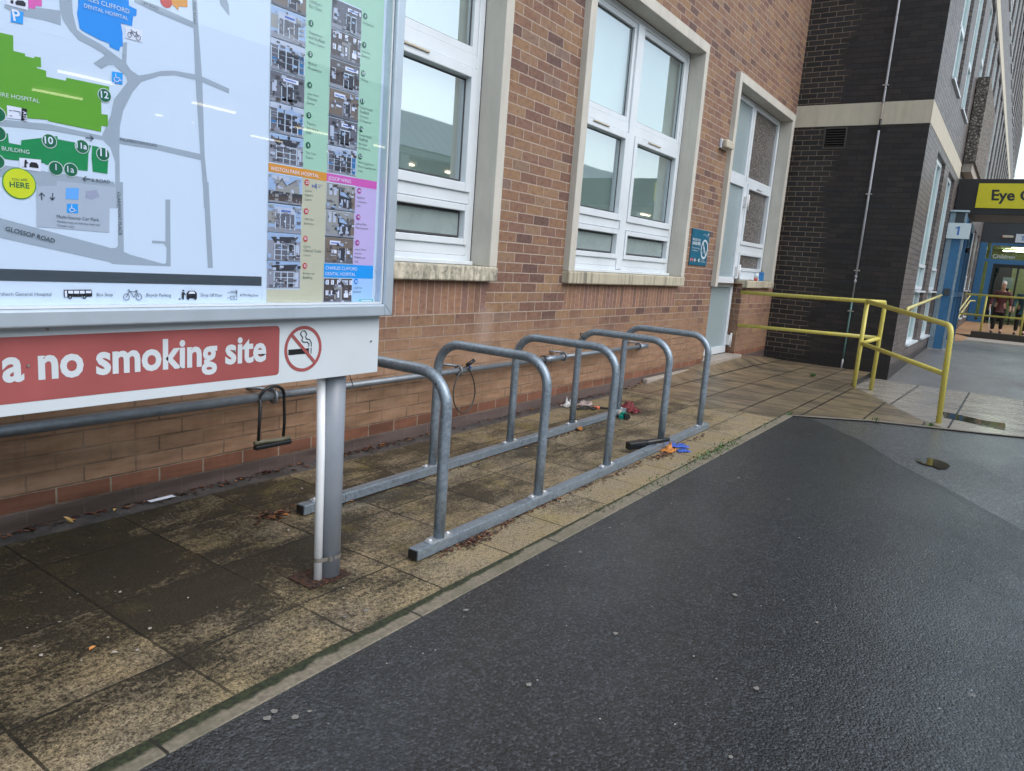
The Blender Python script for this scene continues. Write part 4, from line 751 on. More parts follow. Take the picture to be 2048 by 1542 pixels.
for i in range(24):
    x_ = -22+4.0*i; lp.box(x_, x_+1.5, -22.0, -21.9, 5.28, 5.34)
    lp.box(x_+1, x_+2.5, -26.0, -25.9, 5.28, 5.34)
lp.build('strip_lights', M['lamp'], CP)['kind'] = 'stuff'

# ================================================================ map board
SG = thing('hospital_map_board', 'large framed map board over a red no smoking panel on a grey post', 'sign', (1.68, -1.22, 0))
po = MB(); po.cyl((1.786, -1.190, -.05), (1.778, -1.196, .97), .0455, 32); po.build('post', M['postgrey'], SG)
MB().box(1.0, 1.84, -1.262, -1.238, .86, .93).build('bracket', M['postgrey'], SG)
co = MB(); co.tube([(1.727, -1.203, -.02), (1.723, -1.203, .5), (1.714, -1.203, .82)], .0155, 16); co.build('conduit_pipe', M['conduit'], SG)
cl = MB(); pts = []
for i in range(28):
    t = 2*math.pi*i/28; a = (1.786+.048*math.cos(t), -1.190+.048*math.sin(t)); b = (1.727+.0175*math.cos(t), -1.203+.0175*math.sin(t)); pts.append(a if math.cos(t) > -.15 else b)
vs = [(p[0], p[1], z) for p in pts for z in (.075, .091)]; cl.add(vs, [(2*i, 2*((i+1) % 28), 2*((i+1) % 28)+1, 2*i+1) for i in range(28)], 0, True)
cl.box(1.752, 1.764, -1.240, -1.230, .075, .091); cl.build('clip_band', M['clip'], SG)
PY = -1.28
pn = MB(); pn.box(-.4, 1.915, PY, PY+.018, .787, 1.0); pno = pn.build('lower_panel', M['signwhite'], SG, bevel=.0015)
ly = PY-.0008
rd = MB()
def rrect(mb, x0, x1, z0, z1, r, y, m=0):
    P = []
    for cx, cz, a0 in ((x1-r, z1-r, 0), (x0+r, z1-r, 90), (x0+r, z0+r, 180), (x1-r, z0+r, 270)):
        for i in range(6): t = R(a0+18*i); P.append((cx+r*math.cos(t), y, cz+r*math.sin(t)))
    mb.poly(P[::-1], m)
rrect(rd, -.36, 1.474, .817, .975, .012, ly, 0)
text_xz(rd, 'a no smoking site', (.700, .872), (1.425, .868), ly-.0006, 1, 1.7, 1.12)
rd.disc_xz(1.570, .895, ly, .0765, 0, 48, .065); 
a45 = math.sqrt(.5)*.066; 
rd.stroke_xz([(1.515, .887), (1.584, .887)], .018, ly-.0003, 2); rd.stroke_xz([(1.592, .878), (1.592, .896)], .003, ly-.0003, 2); rd.stroke_xz([(1.602, .878), (1.602, .896)], .003, ly-.0003, 2)
rd.stroke_xz([(1.592, .902), (1.592, .911), (1.584, .917), (1.570, .917), (1.562, .923), (1.566, .933), (1.556, .944), (1.562, .954)], .0035, ly-.0003, 2)
rd.stroke_xz([(1.602, .902), (1.602, .914), (1.594, .925), (1.582, .927), (1.578, .934), (1.582, .944), (1.574, .954), (1.566, .955)], .0035, ly-.0003, 2)
rd.stroke_xz([(1.570-a45, .895+a45), (1.570+a45, .895-a45)], .011, ly-.0009, 0)
rd.build('panel_print', [M['signred'], M['signwhite'], M['black']], pno)
sc = MB()
for x, z in ((.755, .905), (1.31, .905), (1.875, .905), (.80, .990), (.2, .9)): sc.cyl((x, ly+.0005, z), (x, ly-.003, z), .0035, 10)
sc.build('screws', M['clip'], pno)
# display case
fx0, fx1, fz0, fz1 = -.5, 1.935, 1.0, 2.5
cs = MB(); yo, yi = -1.325, -1.24
cs.box(fx0, fx1-.04, yo, yi, fz0, fz0+.042); cs.prism([(fx1-.04, yo, fz0+.0), (fx1, yo, fz0), (fx1, yo, fz1), (fx1-.04, yo, fz1)], (0, yi-yo, 0)); cs.box(fx0, fx1-.04, yo, yi, fz1-.042, fz1); cs.box(fx0, fx0+.04, yo+.0004, yi, fz0+.042, fz1-.042)
cs.build('frame', M['alu'], SG, bevel=.006, seg=3)
ml = MB(); ml.tube([(fx1-.0405, yo-.0004, fz0+.042), (fx1, yo-.0004, fz0)], .0007, 4); ml.build('mitre_line', M['upvc_edge'], SG)
li = MB(); li.box(fx0, fx1-.044, -1.311, -1.268, fz0+.043, fz0+.049); li.box(fx1-.0485, fx1-.0425, -1.311, -1.268, fz0+.049, fz1-.05); li.build('inner_lip', M['upvc'], SG)
MB().box(fx0+.03, fx1-.03, yi, yi+.012, fz0+.02, fz1-.02).build('back_board', M['alu'], SG)
MB().box(fx0+.03, fx1-.042, -1.306, -1.302, fz0+.044, fz1-.044).build('case_glass', M['glass_case'], SG)
AC = {'paper': (.70, .81, .85), 'lime': (.13, .40, .02), 'dgreen': (.0, .27, .065), 'blue': (.01, .30, .78), 'pink': (.80, .12, .42), 'orange': (.80, .33, .03), 'road': (.38, .45, .47), 'lot': (.47, .53, .56), 'bar': (.06, .075, .08),
      'sky': (.02, .38, .85), 'skyb': (.15, .45, .85), 'greyb': (.38, .40, .48), 'white': (.85, .87, .9), 'black': (.01, .01, .012), 'pale': (.72, .80, .72), 'num': (.0, .14, .05), 'olive': (.05, .32, .03), 'yellow': (.70, .76, .01), 'red': (.62, .06, .04), 'ink': (.07, .09, .10), 'frame': (.5, .55, .6),
      'green2': (.42, .68, .46), 'beige': (.60, .58, .38), 'lilac': (.62, .50, .74), 'ltblue': (.42, .66, .90), 'band_o': (.78, .33, .04), 'band_p': (.72, .12, .45), 'band_b': (.01, .36, .82), 'magenta': (.42, .02, .26), 'teal': (.10, .52, .38), 'navy': (.04, .12, .5), 'txt': (.16, .22, .18),
      'g1': (.05, .05, .055), 'g2': (.16, .16, .17), 'g3': (.33, .34, .36), 'g4': (.55, .60, .66), 'br1': (.10, .075, .06), 'br2': (.22, .17, .12), 'bsky': (.38, .52, .68), 'pb': (.04, .20, .42), 'stone_': (.36, .35, .30)}
AK = list(AC); AM = []
for kname in AK:
    k = NT('map_print_'+kname); AM.append(k.fin(AC[kname], .45))
AI = {n: i for i, n in enumerate(AK)}
YP = -1.280
pr = MB(); L_ = lambda l: YP-.0005*l
pr.rect_y(fx0+.03, fx1-.04, fz0+.04, fz1-.04, L_(0), AI['paper'])
for ip, (c, l, P) in enumerate(MAP_POLYS):
    yy = L_(l)-.000012*ip; pr.poly([(x, yy, z) for x, z in P], AI[c])
for c, l, (x, z), r in MAP_CIRCLES: pr.disc_xz(x, z, L_(l), r, AI[c])
for c, l, w, P in MAP_STROKES: pr.stroke_xz(P, w, L_(l), AI[c])
for c, s, p0, p1, l, b in MAP_TEXTS: text_xz(pr, s, p0, p1, L_(l), AI[c], b)
# right-hand directory columns
def rc(c, x0, x1, z0, z1, l=1): pr.rect_y(x0, x1, z0, z1, L_(l), AI[c])
rc('green2', 1.423, 1.875, 1.467, 2.44); rc('beige', 1.423, 1.648, 1.045, 1.467); rc('lilac', 1.648, 1.873, 1.174, 1.467); rc('band_o', 1.423, 1.648, 1.441, 1.467, 2); rc('band_p', 1.648, 1.873, 1.441, 1.467, 2)
rc('band_b', 1.647, 1.872, 1.130, 1.176, 2); rc('ltblue', 1.647, 1.872, 1.046, 1.130, 1)
rc('teal', 1.808, 1.878, 1.028 if False else 1.046, 1.056, 3); pr.stroke_xz([(1.82, 1.052), (1.868, 1.052)], .003, L_(4), AI['white'])
text_xz(pr, 'WESTON PARK HOSPITAL', (1.430, 1.447), (1.615, 1.447), L_(4), AI['white']); text_xz(pr, 'JESSOP WING', (1.653, 1.447), (1.752, 1.447), L_(4), AI['white'])
text_xz(pr, 'CHARLES CLIFFORD', (1.653, 1.157), (1.795, 1.157), L_(4), AI['white']); text_xz(pr, 'DENTAL HOSPITAL', (1.653, 1.138), (1.787, 1.138), L_(4), AI['white'])
rp = random.Random(4)
def photo(x0, z0, w, h, kind):
    x1, z1 = x0+w, z0+h; l = 3
    def q(c, a, b, cc, d, lv=4): pr.rect_y(x0+a*w, x0+b*w, z0+cc*h, z0+d*h, L_(lv), AI[c])
    def pg(c, pts, lv=5): pr.poly([(x0+a*w, L_(lv), z0+b*h) for a, b in pts], AI[c])
    rc('paper', x0-.001, x1+.001, z0-.0035, z1+.0035, 2)
    for _ in range(34):
        u, v, ww, hh = rp.random()*.92, rp.random()*.9, rp.uniform(.02, .14), rp.uniform(.02, .12)
        pr.rect_y(x0+u*w, x0+min(1, u+ww)*w, z0+v*h, z0+min(1, v+hh)*h, L_(7)-.00001*_, AI[rp.choice(['g1', 'g1', 'g2', 'g2', 'br1', 'g3', 'g4', 'bsky'] if kind not in ('house', 'dome') else ['g2', 'g3', 'stone_'])])
    if kind == 'house':
        rc('bsky', x0, x1, z0, z1, l); q('g4', .1, .6, .8, .95); pg('stone_', [(.2, .35), (.2, .6), (.38, .86), (.52, .62), (.62, .72), (.84, .9), (.92, .6), (.92, .3)]); pg('g2', [(.2, .6), (.38, .88), (.54, .62), (.5, .6), (.38, .8), (.24, .58)], 6); pg('g2', [(.54, .66), (.84, .92), (.84, .86), (.6, .66)], 6)
        q('g4', .26, .42, .5, .6, 7); q('g4', .66, .74, .38, .52, 7); q('g1', 0, 1, .25, .40, 7); q('br1', 0, 1, .06, .27, 6); q('g3', 0, 1, 0, .06, 6)
    elif kind == 'dome':
        rc('bsky', x0, x1, z0, z1, l); q('stone_', 0, .2, .3, .75); q('g4', .2, .8, .68, .9); q('g2', .22, .78, .18, .68); q('g3', 0, 1, 0, .18, 5); q('navy', .38, .66, .75, .81, 5)
        for a in (.2, .34, .5, .64, .78): q('paper', a, a+.02, .12, .7, 6)
        q('white', .46, .5, .38, .44, 7)
    elif kind == 'frame':
        rc('g3', x0, x1, z0, z1, l); q('bsky', .0, 1, .72, 1); q('g2', .2, .8, .05, .6)
        for a in (.2, .4, .6, .8): q('paper', a-.01, a+.012, .03, .62, 6)
        for b in (.2, .4, .6): q('paper', .2, .8, b-.01, b+.012, 6)
        pg('g1', [(.08, .84), (.92, .9), (.78, .66), (.22, .64)]); q('g4', .84, .95, .05, .6)
    elif kind == 'brickdoor':
        rc('br1' if rp.random() < .6 else 'g2', x0, x1, z0, z1, l); q('g3', 0, 1, 0, .12+.08*rp.random())
        a = .28+.2*rp.random(); q('g1', a, a+.34, .08, .66); q('paper', a, a+.02, .08, .66, 6); q('paper', a+.34, a+.36, .08, .66, 6); q('paper', a+.16, a+.18, .08, .6, 6); q('paper', a, a+.36, .60, .64, 6)
        q('white', a+.05, a+.5, .74, .88, 6); q('navy', a+.1, a+.42, .79, .83, 7); q('g4', .05, .18, .3, .7, 5)
    elif kind == 'glassfront':
        rc('g2', x0, x1, z0, z1, l); q('g4', 0, 1, .82, 1); q('bsky', .2, .9, .72, .84, 5); q('g1', .2, .8, .1, .7); q('g3', 0, 1, 0, .12)
        for a in (.0, .2, .42, .62, .8, .96): q('paper', a, a+.025, .05, .76, 6)
        for b in (.3, .52, .7): q('g4', .0, 1, b, b+.015, 6)
        q('pb', .84, .96, .1, .7, 5); q('pb', .03, .17, .32, .4, 5)
    elif kind == 'sail':
        rc('stone_', x0, x1, z0, z1, l)
        for a in (.08, .24): q('g4', a, a+.1, .55, .95, 5)
        pg('g1', [(.42, .1), (.42, .92), (.86, .5), (.88, .1)]); pg('bsky', [(.46, .58), (.46, .86), (.8, .5)], 6); q('g4', .5, .56, .12, .42, 6); q('g4', .7, .76, .12, .42, 6); q('g3', 0, 1, 0, .1, 6); q('br2', .86, 1, .1, .75, 5)
    elif kind == 'wood':
        rc('br2', x0, x1, z0, z1, l); q('g1', .45, .72, .05, .6); q('white', .15, .52, .72, .88, 6); q('navy', .18, .48, .77, .81, 7); q('white', .22, .4, .38, .52, 6); q('white', .76, .88, .38, .52, 6); q('g4', .5, .54, .2, .5, 6); q('g2', 0, 1, 0, .08, 6); q('g4', .45, .47, .05, .6, 6); q('g4', .7, .72, .05, .6, 6)
    elif kind == 'georgian':
        rc('br1', x0, x1, z0, z1, l)
        for a in (.06, .24, .74, .9): 
            for b in (.3, .74): q('white', a, a+.1, b, b+.2, 5); q('g1', a+.04, a+.05, b, b+.2, 6)
        q('stone_', .36, .64, .08, .66, 5); q('g2', .42, .58, .1, .55, 6); q('white', .47, .53, .2, .5, 7); q('white', .45, .56, .75, .95, 5); q('white', .7, .86, .2, .38, 7); q('g2', 0, 1, 0, .09, 6)
Z0 = 1.4675
def nums(x, z, s, c): pr.disc_xz(x, z, L_(4), .0095, AI[c]); text_xz(pr, s, (x-.0028*len(s), z-.004), (x+.0028*len(s), z-.004), L_(6), AI['white'], 1)
def lines(x, z, ls, sc=.0060):
    for i, s in enumerate(ls): text_xz(pr, s, (x, z-.014*i), (x+sc*len(s)*.80, z-.014*i), L_(4), AI['txt'])
kinds = ['glassfront', 'glassfront', 'brickdoor', 'glassfront', 'glassfront']
Lt = [('6', ['Day Case', 'Centre']), ('5', ['Theatre', 'Admissions', 'Unit']), ('4', ['John Ward', 'Diabetes', 'Centre']), ('3', ['Medical', 'Outpatients']), ('2', ['Outpatients', 'and Sheffield', 'Vision Centre']), ('1a', ["Children's", 'Eye Clinic'])]
kl = ['frame', 'glassfront', 'brickdoor', 'glassfront', 'dome', 'wood']
for i, (n_, ls) in enumerate(Lt):
    z = 1.4705+.0885*i; photo(1.424, z, .125, .0835, kl[i]); nums(1.5685, 1.541+.0895*i, n_, 'num'); lines(1.561, 1.515+.0885*i, ls)
Rt = [('12', ['Anti-Coagulation', 'Minor Injuries Unit', 'X-Ray']), ('11a', ['Sexual Health', 'Sheffield', '(Formerly', 'GU Medicine)']), ('11', ['Sexual Health', 'Sheffield', '(Formerly', 'GU Medicine)']), ('10', ['Urology']), ('9', ['RHH Main', 'Entrance']), ('8', ['Outpatients'])]
kr = ['glassfront', 'brickdoor', 'wood', 'brickdoor', 'georgian', 'brickdoor']
for i, (n_, ls) in enumerate(Rt):
    z = 1.4705+.0885*i; photo(1.6485, z, .125, .0835, kr[i]); nums(1.7895, 1.540+.0888*i, n_, 'num'); lines(1.781, 1.518+.0885*i, ls, .0056)
for z, kd, n_, ls in ((1.354, 'house', '23', ['Cancer', 'Support', 'Centre']), (1.265, 'dome', '50', ['WPH Main', 'Entrance']), (1.179, 'frame', '51', ['Cancer', 'Clinical Trials', 'Centre']), (1.093, 'frame', '52', ['Broomcross', 'Building'])):
    photo(1.4235, z, .125, .0845, kd); nums(1.567, z+.073, n_, 'red'); lines(1.560, z+.046, ls)
for z, kd, n_, ls in ((1.355, 'sail', '40', ['Assisted', 'Conception', 'Unit']), (1.267, 'sail', '41', ['Jessop Wing', 'Main Entrance']), (1.180, 'wood', '42', ['Labour Ward', 'and the', 'Midwife Led', 'Unit']), (1.0475, 'georgian', '60', ['CCDH Main', 'Entrance'])):
    photo(1.648, z, .1245, .083 if z > 1.1 else .08, kd); nums(1.791, z+.072, n_, 'magenta' if z > 1.1 else 'blue'); lines(1.781, z+.047, ls, .0056)
pr.stroke_xz([(1.588, 1.424), (1.590, 1.416), (1.596, 1.422), (1.602, 1.416), (1.606, 1.424), (1.602, 1.428), (1.606, 1.412)], .0022, L_(4), AI['navy']); text_xz(pr, 'Weston', (1.612, 1.424), (1.630, 1.424), L_(4), AI['navy']); text_xz(pr, 'Park', (1.612, 1.417), (1.623, 1.417), L_(4), AI['navy'])
pr.build('map_print', AM, SG)

# ================================================================ cycle rack
RK = thing('cycle_rack', 'galvanised cycle rack of five tall hoops bolted to two floor rails', 'bike rack', (3.8, -.95, 0))
YF, YB, RT = -1.322, -.615, .0242
HX = [2.252, 3.045, 3.825, 4.655, 5.44]
def rail(y, x0, x1):
    m = MB(); w = .026; z0, z1 = .006, .052
    js = [x0]+[h+.115 for h in HX[:-1]]+[x1]
    for a, b in zip(js, js[1:]): m.box(a+.0012, b-.0012, y-w, y+w, z0, z1)
    o = m.build('rail', M['galv'], RK, bevel=.0035)
    MB().box(x0-.006, x0-.0005, y-w+.003, y+w-.003, z0+.002, z1-.003).build('end_cap', M['black'], o, bevel=.003)
    mm = MB()
    for h in HX[:-1]: mm.cyl((h+.085, y, z1-.002), (h+.085, y, z1+.0008), .006, 10)
    mm.build('bolt_holes', M['hole'], o)
rail(YF, 2.092, 5.60); rail(YB, 2.112, 5.56)
for hx in HX:
    h = MB(); P = [(hx, YF, .055)]; rb, ct = .145, .755
    P.append((hx, YF, .3)); 
    for i in range(11): t = R(180-9*i); P.append((hx, YF+rb+rb*math.cos(t), ct-rb+rb*math.sin(t)))
    for i in range(11): t = R(90-9*i); P.append((hx, YB-rb+rb*math.cos(t), ct-rb+rb*math.sin(t)))
    P += [(hx, YB, .3), (hx, YB, .055)]
    h.tube(P, RT, 20, 0)
    o = h.build('hoop', M['galv'], RK)
    for yy in (YF, YB):
        f = MB(); n = 20; el = []
        for i in range(n):
            t = 2*math.pi*i/n; cx = math.copysign(min(1, abs(math.cos(t))*1.15), math.cos(t)); el.append((hx+.078*cx, yy+.0285*math.sin(t), .0525))
        f.prism(el, (0, 0, .0055)); f.build('foot_plate', M['galv_light'], o)
        for sx in (-.058, .058): MB().tube([(hx+sx, yy, .058), (hx+sx, yy, .0625), (hx+sx, yy, .066)], [.0105, .010, .005], 12).build('bolt', M['bolt'], o)
    e = MB(); e.tube([(hx-.0235, YF+.042, .712), (hx-.0245, YF+.040, .7125)], .0042, 10); e.build('drain_hole', M['hole'], o)
RK.rotation_euler.z = .0125
TP = tag(MB().tube([(4.64+.026*math.cos(t/8*math.pi), YB-.02+.026*math.sin(t/8*math.pi)*.7, .715+.018*math.sin(t/8*math.pi)) for t in range(16)], .0035, 6, closed=True).build('cable_tie', M['black']), 'black cable tie around the top bend of the fourth rack hoop', 'cable tie')
TP2 = tag(MB().tube([(4.64+.027*math.cos(t/8*math.pi), YB+.027*math.sin(t/8*math.pi), .088) for t in range(16)], .0025, 6, closed=True).build('cable_tie', M['black']), 'thin black cable tie near the foot of the fourth rack hoop', 'cable tie')

# ================================================================ wall rail for locking
WR = thing('wall_locking_rail', 'long galvanised pipe rail held by ring brackets low on the brick wall', 'pipe rail', (3, 0, .44))
ya = -.085
MB().tube([(-2.5, ya, .452), (2.36, ya, .440)], .0245, 16).build('pipe', M['galv_rail'], WR)
MB().tube([(2.36, ya, .440), (5.02, ya, .435)], .0205, 16).build('pipe', M['galv_rail'], WR)
MB().tube([(5.02, ya, .435), (7.03, ya, .433)], .0205, 16).build('pipe', M['galv_rail'], WR)
MB().tube([(5.03, ya, .435), (5.30, ya, .434)], .025, 16).build('sleeve', M['galv'], WR); MB().tube([(6.85, ya, .433), (7.04, ya, .433)], .025, 16).build('sleeve', M['galv'], WR)
for bx in (2.368, 3.905, 5.335, 6.84):
    m = MB(); m.tube([(bx+.0*math.cos(t/10*math.pi), ya+.031*math.cos(t/10*math.pi), .438+.034*math.sin(t/10*math.pi)) for t in range(20)], .0085, 10, closed=True)
    m.tube([(bx-.01, ya+.01, .472), (bx-.06, -.03, .478), (bx-.1, .004, .478)], .009, 8); m.build('ring_bracket', M['galv_rail'], WR)
m = MB(); m.tube([(4.99+.004*t, ya+.03*math.cos(t/5*math.pi), .435+.03*math.sin(t/5*math.pi)) for t in range(10)], .0035, 6, closed=True)
m.tube([(5.0, ya-.02, .41), (5.03, ya-.035, .395), (5.07, ya-.03, .402), (5.09, ya-.03, .42)], .004, 6); m.tube([(5.0, ya, .465), (4.99, ya-.02, .47), (5.05, ya-.03, .455)], .0035, 6)
tag(m.build('twisted_wire', M['blackmat']), 'scrap of twisted dark wire wound on the wall pipe behind the second hoop', 'wire')
# D-lock
DL = thing('bike_lock', 'black shackle bike lock with yellowed crossbar hanging from the wall pipe', 'bike lock', (2.34, -.125, .2))
m = MB(); P = [(2.258, -.118, .222), (2.262, -.118, .30), (2.268, -.116, .425)]
for i in range(13): t = R(180-15*i); P.append((2.345+.077*math.cos(t), -.105-.012*math.sin(t), .432+.066*math.sin(t)))
P += [(2.418, -.118, .30), (2.412, -.118, .222)]
m.tube(P, .0082, 12); m.build('shackle', M['black'], DL)
yb = flat('yellowed_plastic', (.13, .125, .085), .5)
m = MB(); m.tube([(2.232, -.12, .212), (2.29, -.12, .214), (2.345, -.12, .208), (2.40, -.12, .207), (2.452, -.12, .209)], [.0105, .0115, .0095, .0115, .0105], 14); m.build('crossbar', yb, DL)
m = MB(); m.box(2.234, 2.455, -.137, -.104, .176, .200); m.build('crossbar_base', M['black'], DL, bevel=.006)
# cable lock
CL = thing('cable_lock', 'grey looped cable lock with black lock barrel draped over the wall pipe', 'bike lock', (3.95, -.11, .3))
m = MB(); P = []
loop = [(3.985, .455), (4.02, .40), (4.055, .335), (4.068, .265), (4.05, .195), (4.0, .15), (3.945, .14), (3.885, .165), (3.84, .22), (3.822, .29), (3.832, .355), (3.862, .41), (3.90, .445), (3.94, .466), (3.975, .468)]
for a, b in loop: P.append((a, -.118 if b < .45 else -.112, b))
def smooth(P, n=3):
    P = [Vector(p) for p in P]; out = []
    for i in range(len(P)-1):
        p0, p1, p2, p3 = P[max(i-1, 0)], P[i], P[i+1], P[min(i+2, len(P)-1)]
        for k_ in range(n):
            t = k_/n; out.append(0.5*((2*p1)+(-p0+p2)*t+(2*p0-5*p1+4*p2-p3)*t*t+(-p0+3*p1-3*p2+p3)*t**3))
    return out+[P[-1]]
m.tube(smooth(P), .0052, 10); m.build('cable', flat('clear_grey_cable', (.055, .053, .048), .3), CL)
MB().cyl((3.955, -.118, .478), (4.012, -.135, .512), .0125, 14).build('lock_barrel', M['black'], CL); MB().cyl((4.012, -.135, .512), (4.016, -.136, .5145), .0105, 14).build('keyway', M['clip'], CL)
MB().cyl((3.985, -.118, .478), (3.995, -.118, .452), .0075, 10).build('blue_collar', M['signblue'], CL)
m = MB().tube([(1.845, -1.19, .80), (1.885, -1.18, .735), (1.892, -1.18, .718)], .0016, 6); tag(m.build('cable_tie', M['black']), 'thin black cable tie tail sticking out below the map board panel', 'cable tie')

# ================================================================ yellow railing
def bend(P, r, n=5):
    out = [Vector(P[0])]; P = [Vector(p) for p in P]
    for a, b, c in zip(P, P[1:], P[2:]):
        d1, d2 = (a-b).normalized(), (c-b).normalized(); q = min(r, (a-b).length*.45, (c-b).length*.45); s, e = b+d1*q, b+d2*q
        for i in range(n+1): t = i/n; out.append(s*(1-t)**2+b*2*t*(1-t)+e*t*t)
    out.append(P[-1]); return out
YR = thing('yellow_railing', 'chipped yellow tubular railing around the flagged platform by the side door', 'railing', (9.9, -1.8, 0))
rr = .0255
MB().tube(bend([(10.245, -.01, .992), (10.01, -1.865, 1.03), (10.005, -1.865, -.09)], .05), rr, 14).build('upper_rail', M['yellow'], YR)
MB().tube([(10.285, -.01, .527), (10.01, -1.86, .588)], rr*.93, 14).build('middle_rail', M['yellow'], YR)
MB().tube([(9.743, -1.705, -.04), (9.743, -1.705, 1.02)], rr, 14).build('post', M['yellow'], YR)
MB().tube([(10.0, -1.862, 1.032), (9.743, -1.702, 1.03)], rr*.98, 14).build('link_rail', M['yellow'], YR); MB().tube([(10.0, -1.862, .585), (9.743, -1.712, .520)], rr*.93, 14).build('link_rail', M['yellow'], YR)
MB().tube(bend([(9.743, -1.705, 1.03), (7.862, -2.732, .915), (7.862, -2.765, -.02)], .10, 7), rr, 14).build('sloping_rail', M['yellow'], YR)
MB().tube([(9.743, -1.715, .520), (7.862, -2.75, .462)], rr*.93, 14).build('sloping_middle_rail', M['yellow'], YR)
CR = thing('corner_handrail', 'short pale yellow handrail bracketed along the wing wall beyond the corner', 'handrail', (12, -1.9, .9))
MB().tube(bend([(11.79, -1.93, .885), (11.80, -1.93, .935), (17.1, -1.93, 1.12)], .05), .022, 12).build('handrail_tube', M['yellow_pale'], CR)
for xx in (12.6, 14.9, 16.8): MB().tube([(xx, -1.93, .93+(xx-11.8)*.037), (xx, -1.93, .88+(xx-11.8)*.037), (xx, -1.82, .88+(xx-11.8)*.037)], .009, 8).build('bracket', M['yellow_pale'], CR)

# ================================================================ litter
def blob(mb, c, r, sq=(1, 1, .5), seed=0, m=0, n=10, rough=.5):
    vs = []; fs = []; n2 = n//2+1
    for i in range(n2+1):
        for j in range(n):
            th, ph = math.pi*i/n2, 2*math.pi*j/n; d = Vector((math.sin(th)*math.cos(ph), math.sin(th)*math.sin(ph), math.cos(th)))
            k_ = 1+rough*noise.noise(d*2.2+Vector((seed*7.3, seed, 0))); vs.append((c[0]+d.x*r*k_*sq[0], c[1]+d.y*r*k_*sq[1], max(c[2]+d.z*r*k_*sq[2], .002)))
    for i in range(n2):
        for j in range(n): fs.append((i*n+j, (i+1)*n+j, (i+1)*n+(j+1) % n, i*n+(j+1) % n))
    mb.add(vs, fs, m, True)
def crumple(mb, c, w, d, h, seed, m=0, n=9, rot=0):
    vs = []; cr, sr = math.cos(rot), math.sin(rot)
    for i in range(n):
        for j in range(n):
            u, v = i/(n-1)-.5, j/(n-1)-.5; e = 1-.25*abs(noise.noise(Vector((u*3, v*3, seed))))
            x, y = u*w*e+.1*w*noise.noise(Vector((v*4, seed, 1))), v*d*e+.1*d*noise.noise(Vector((u*4, seed, 2)))
            z = .003+h*abs(noise.noise(Vector((u*4+seed, v*4, seed*2))))*2.2*(1-1.5*max(abs(u), abs(v)))+.002
            vs.append((c[0]+x*cr-y*sr, c[1]+x*sr+y*cr, max(.003, z+c[2])))
    mb.add(vs, [(i*n+j, (i+1)*n+j, (i+1)*n+j+1, i*n+j+1) for i in range(n-1) for j in range(n-1)], m, True)
foil = flat('grey_plastic_bag', (.45, .45, .44), .25, metal=.2); redc = flat('dark_red_cloth', (.16, .02, .025), .7, var=.4, vs=30)
m = MB(); crumple(m, (5.40, -.14, 0), .16, .09, .06, 3); tag(m.build('crumpled_bag', foil), 'crumpled silvery plastic wrapper on the paving by the wall, left of the fourth hoop foot', 'litter')
m = MB(); crumple(m, (5.58, -.20, 0), .18, .10, .05, 5); tag(m.build('crumpled_bag', flat('pale_pink_wrapper', (.42, .33, .31), .4, var=.4, vs=30)), 'crumpled pale pinkish wrapper behind the fourth hoop foot', 'litter')
m = MB(); m.tube(smooth([(5.36, -.27, .012), (5.42, -.30, .03), (5.44, -.36, .012), (5.52, -.36, .015), (5.58, -.42, .012), (5.62, -.50, .01), (5.70, -.55, .012), (5.72, -.66, .008)], 4), .009, 8); m.tube(smooth([(5.32, -.24, .01), (5.38, -.33, .02), (5.48, -.31, .01), (5.56, -.38, .012)], 4), .008, 8)
st = tag(m.build('black_strap', M['blackmat']), 'tangled black strap lying on the paving behind the rack', 'litter')
m = MB(); m.cyl((5.505, -.335, .014), (5.525, -.378, .014), .014, 12); tag(m.build('orange_clip', flat('orange_plastic', (.75, .16, .08), .4)), 'short orange plastic sleeve on the black strap', 'litter')
m = MB(); crumple(m, (5.78, -.52, 0), .20, .13, .07, 8); crumple(m, (5.70, -.62, 0), .15, .11, .06, 9); tag(m.build('red_cloth', redc), 'crumpled dark red cloth on the paving behind the fourth hoop', 'litter')
BT = thing('small_bottle', 'small bottle with pale label and green collar lying on the paving by the rear rail', 'bottle', (5.35, -.66, .03))
MB().cyl((5.45, -.585, .028), (5.39, -.665, .028), .027, 16).build('body', M['cream'], BT); MB().cyl((5.39, -.665, .028), (5.375, -.69, .028), .029, 16).box(5.33, 5.37, -.70, -.66, .003, .03).build('collar', flat('green_plastic', (.0, .26, .20), .4), BT); MB().cyl((5.375, -.69, .028), (5.34, -.735, .028), .023, 16).build('cap', M['black'], BT)
HB = thing('plastic_tube', 'black plastic tube with a box end lying across the front rack rail', 'litter', (4.5, -1.27, .07))
MB().prism([(4.372, -1.215, .022), (4.405, -1.165, .022), (4.405, -1.165, .074), (4.372, -1.215, .074)], (.125, -.068, .010)).build('box_end', M['black'], HB, bevel=.008)
MB().tube([(4.505, -1.252, .060), (4.545, -1.280, .066), (4.59, -1.315, .075), (4.665, -1.368, .084)], [.023, .020, .016, .015], 14).build('tube', M['black'], HB)
m = MB(); crumple(m, (4.84, -1.36, 0), .17, .10, .035, 11, rot=-.9, n=11); crumple(m, (4.74, -1.45, 0), .10, .07, .02, 12, rot=-.6); tag(m.build('blue_glove', flat('bright_blue_plastic', (.05, .11, .45), .35, var=.25, vs=30)), 'crumpled bright blue glove on the paving in front of the rack rail', 'litter')
m = MB(); crumple(m, (4.665, -1.375, 0), .12, .09, .05, 14); tag(m.build('orange_wrapper', M['leafo']), 'crumpled orange-brown paper beside the blue glove', 'litter')
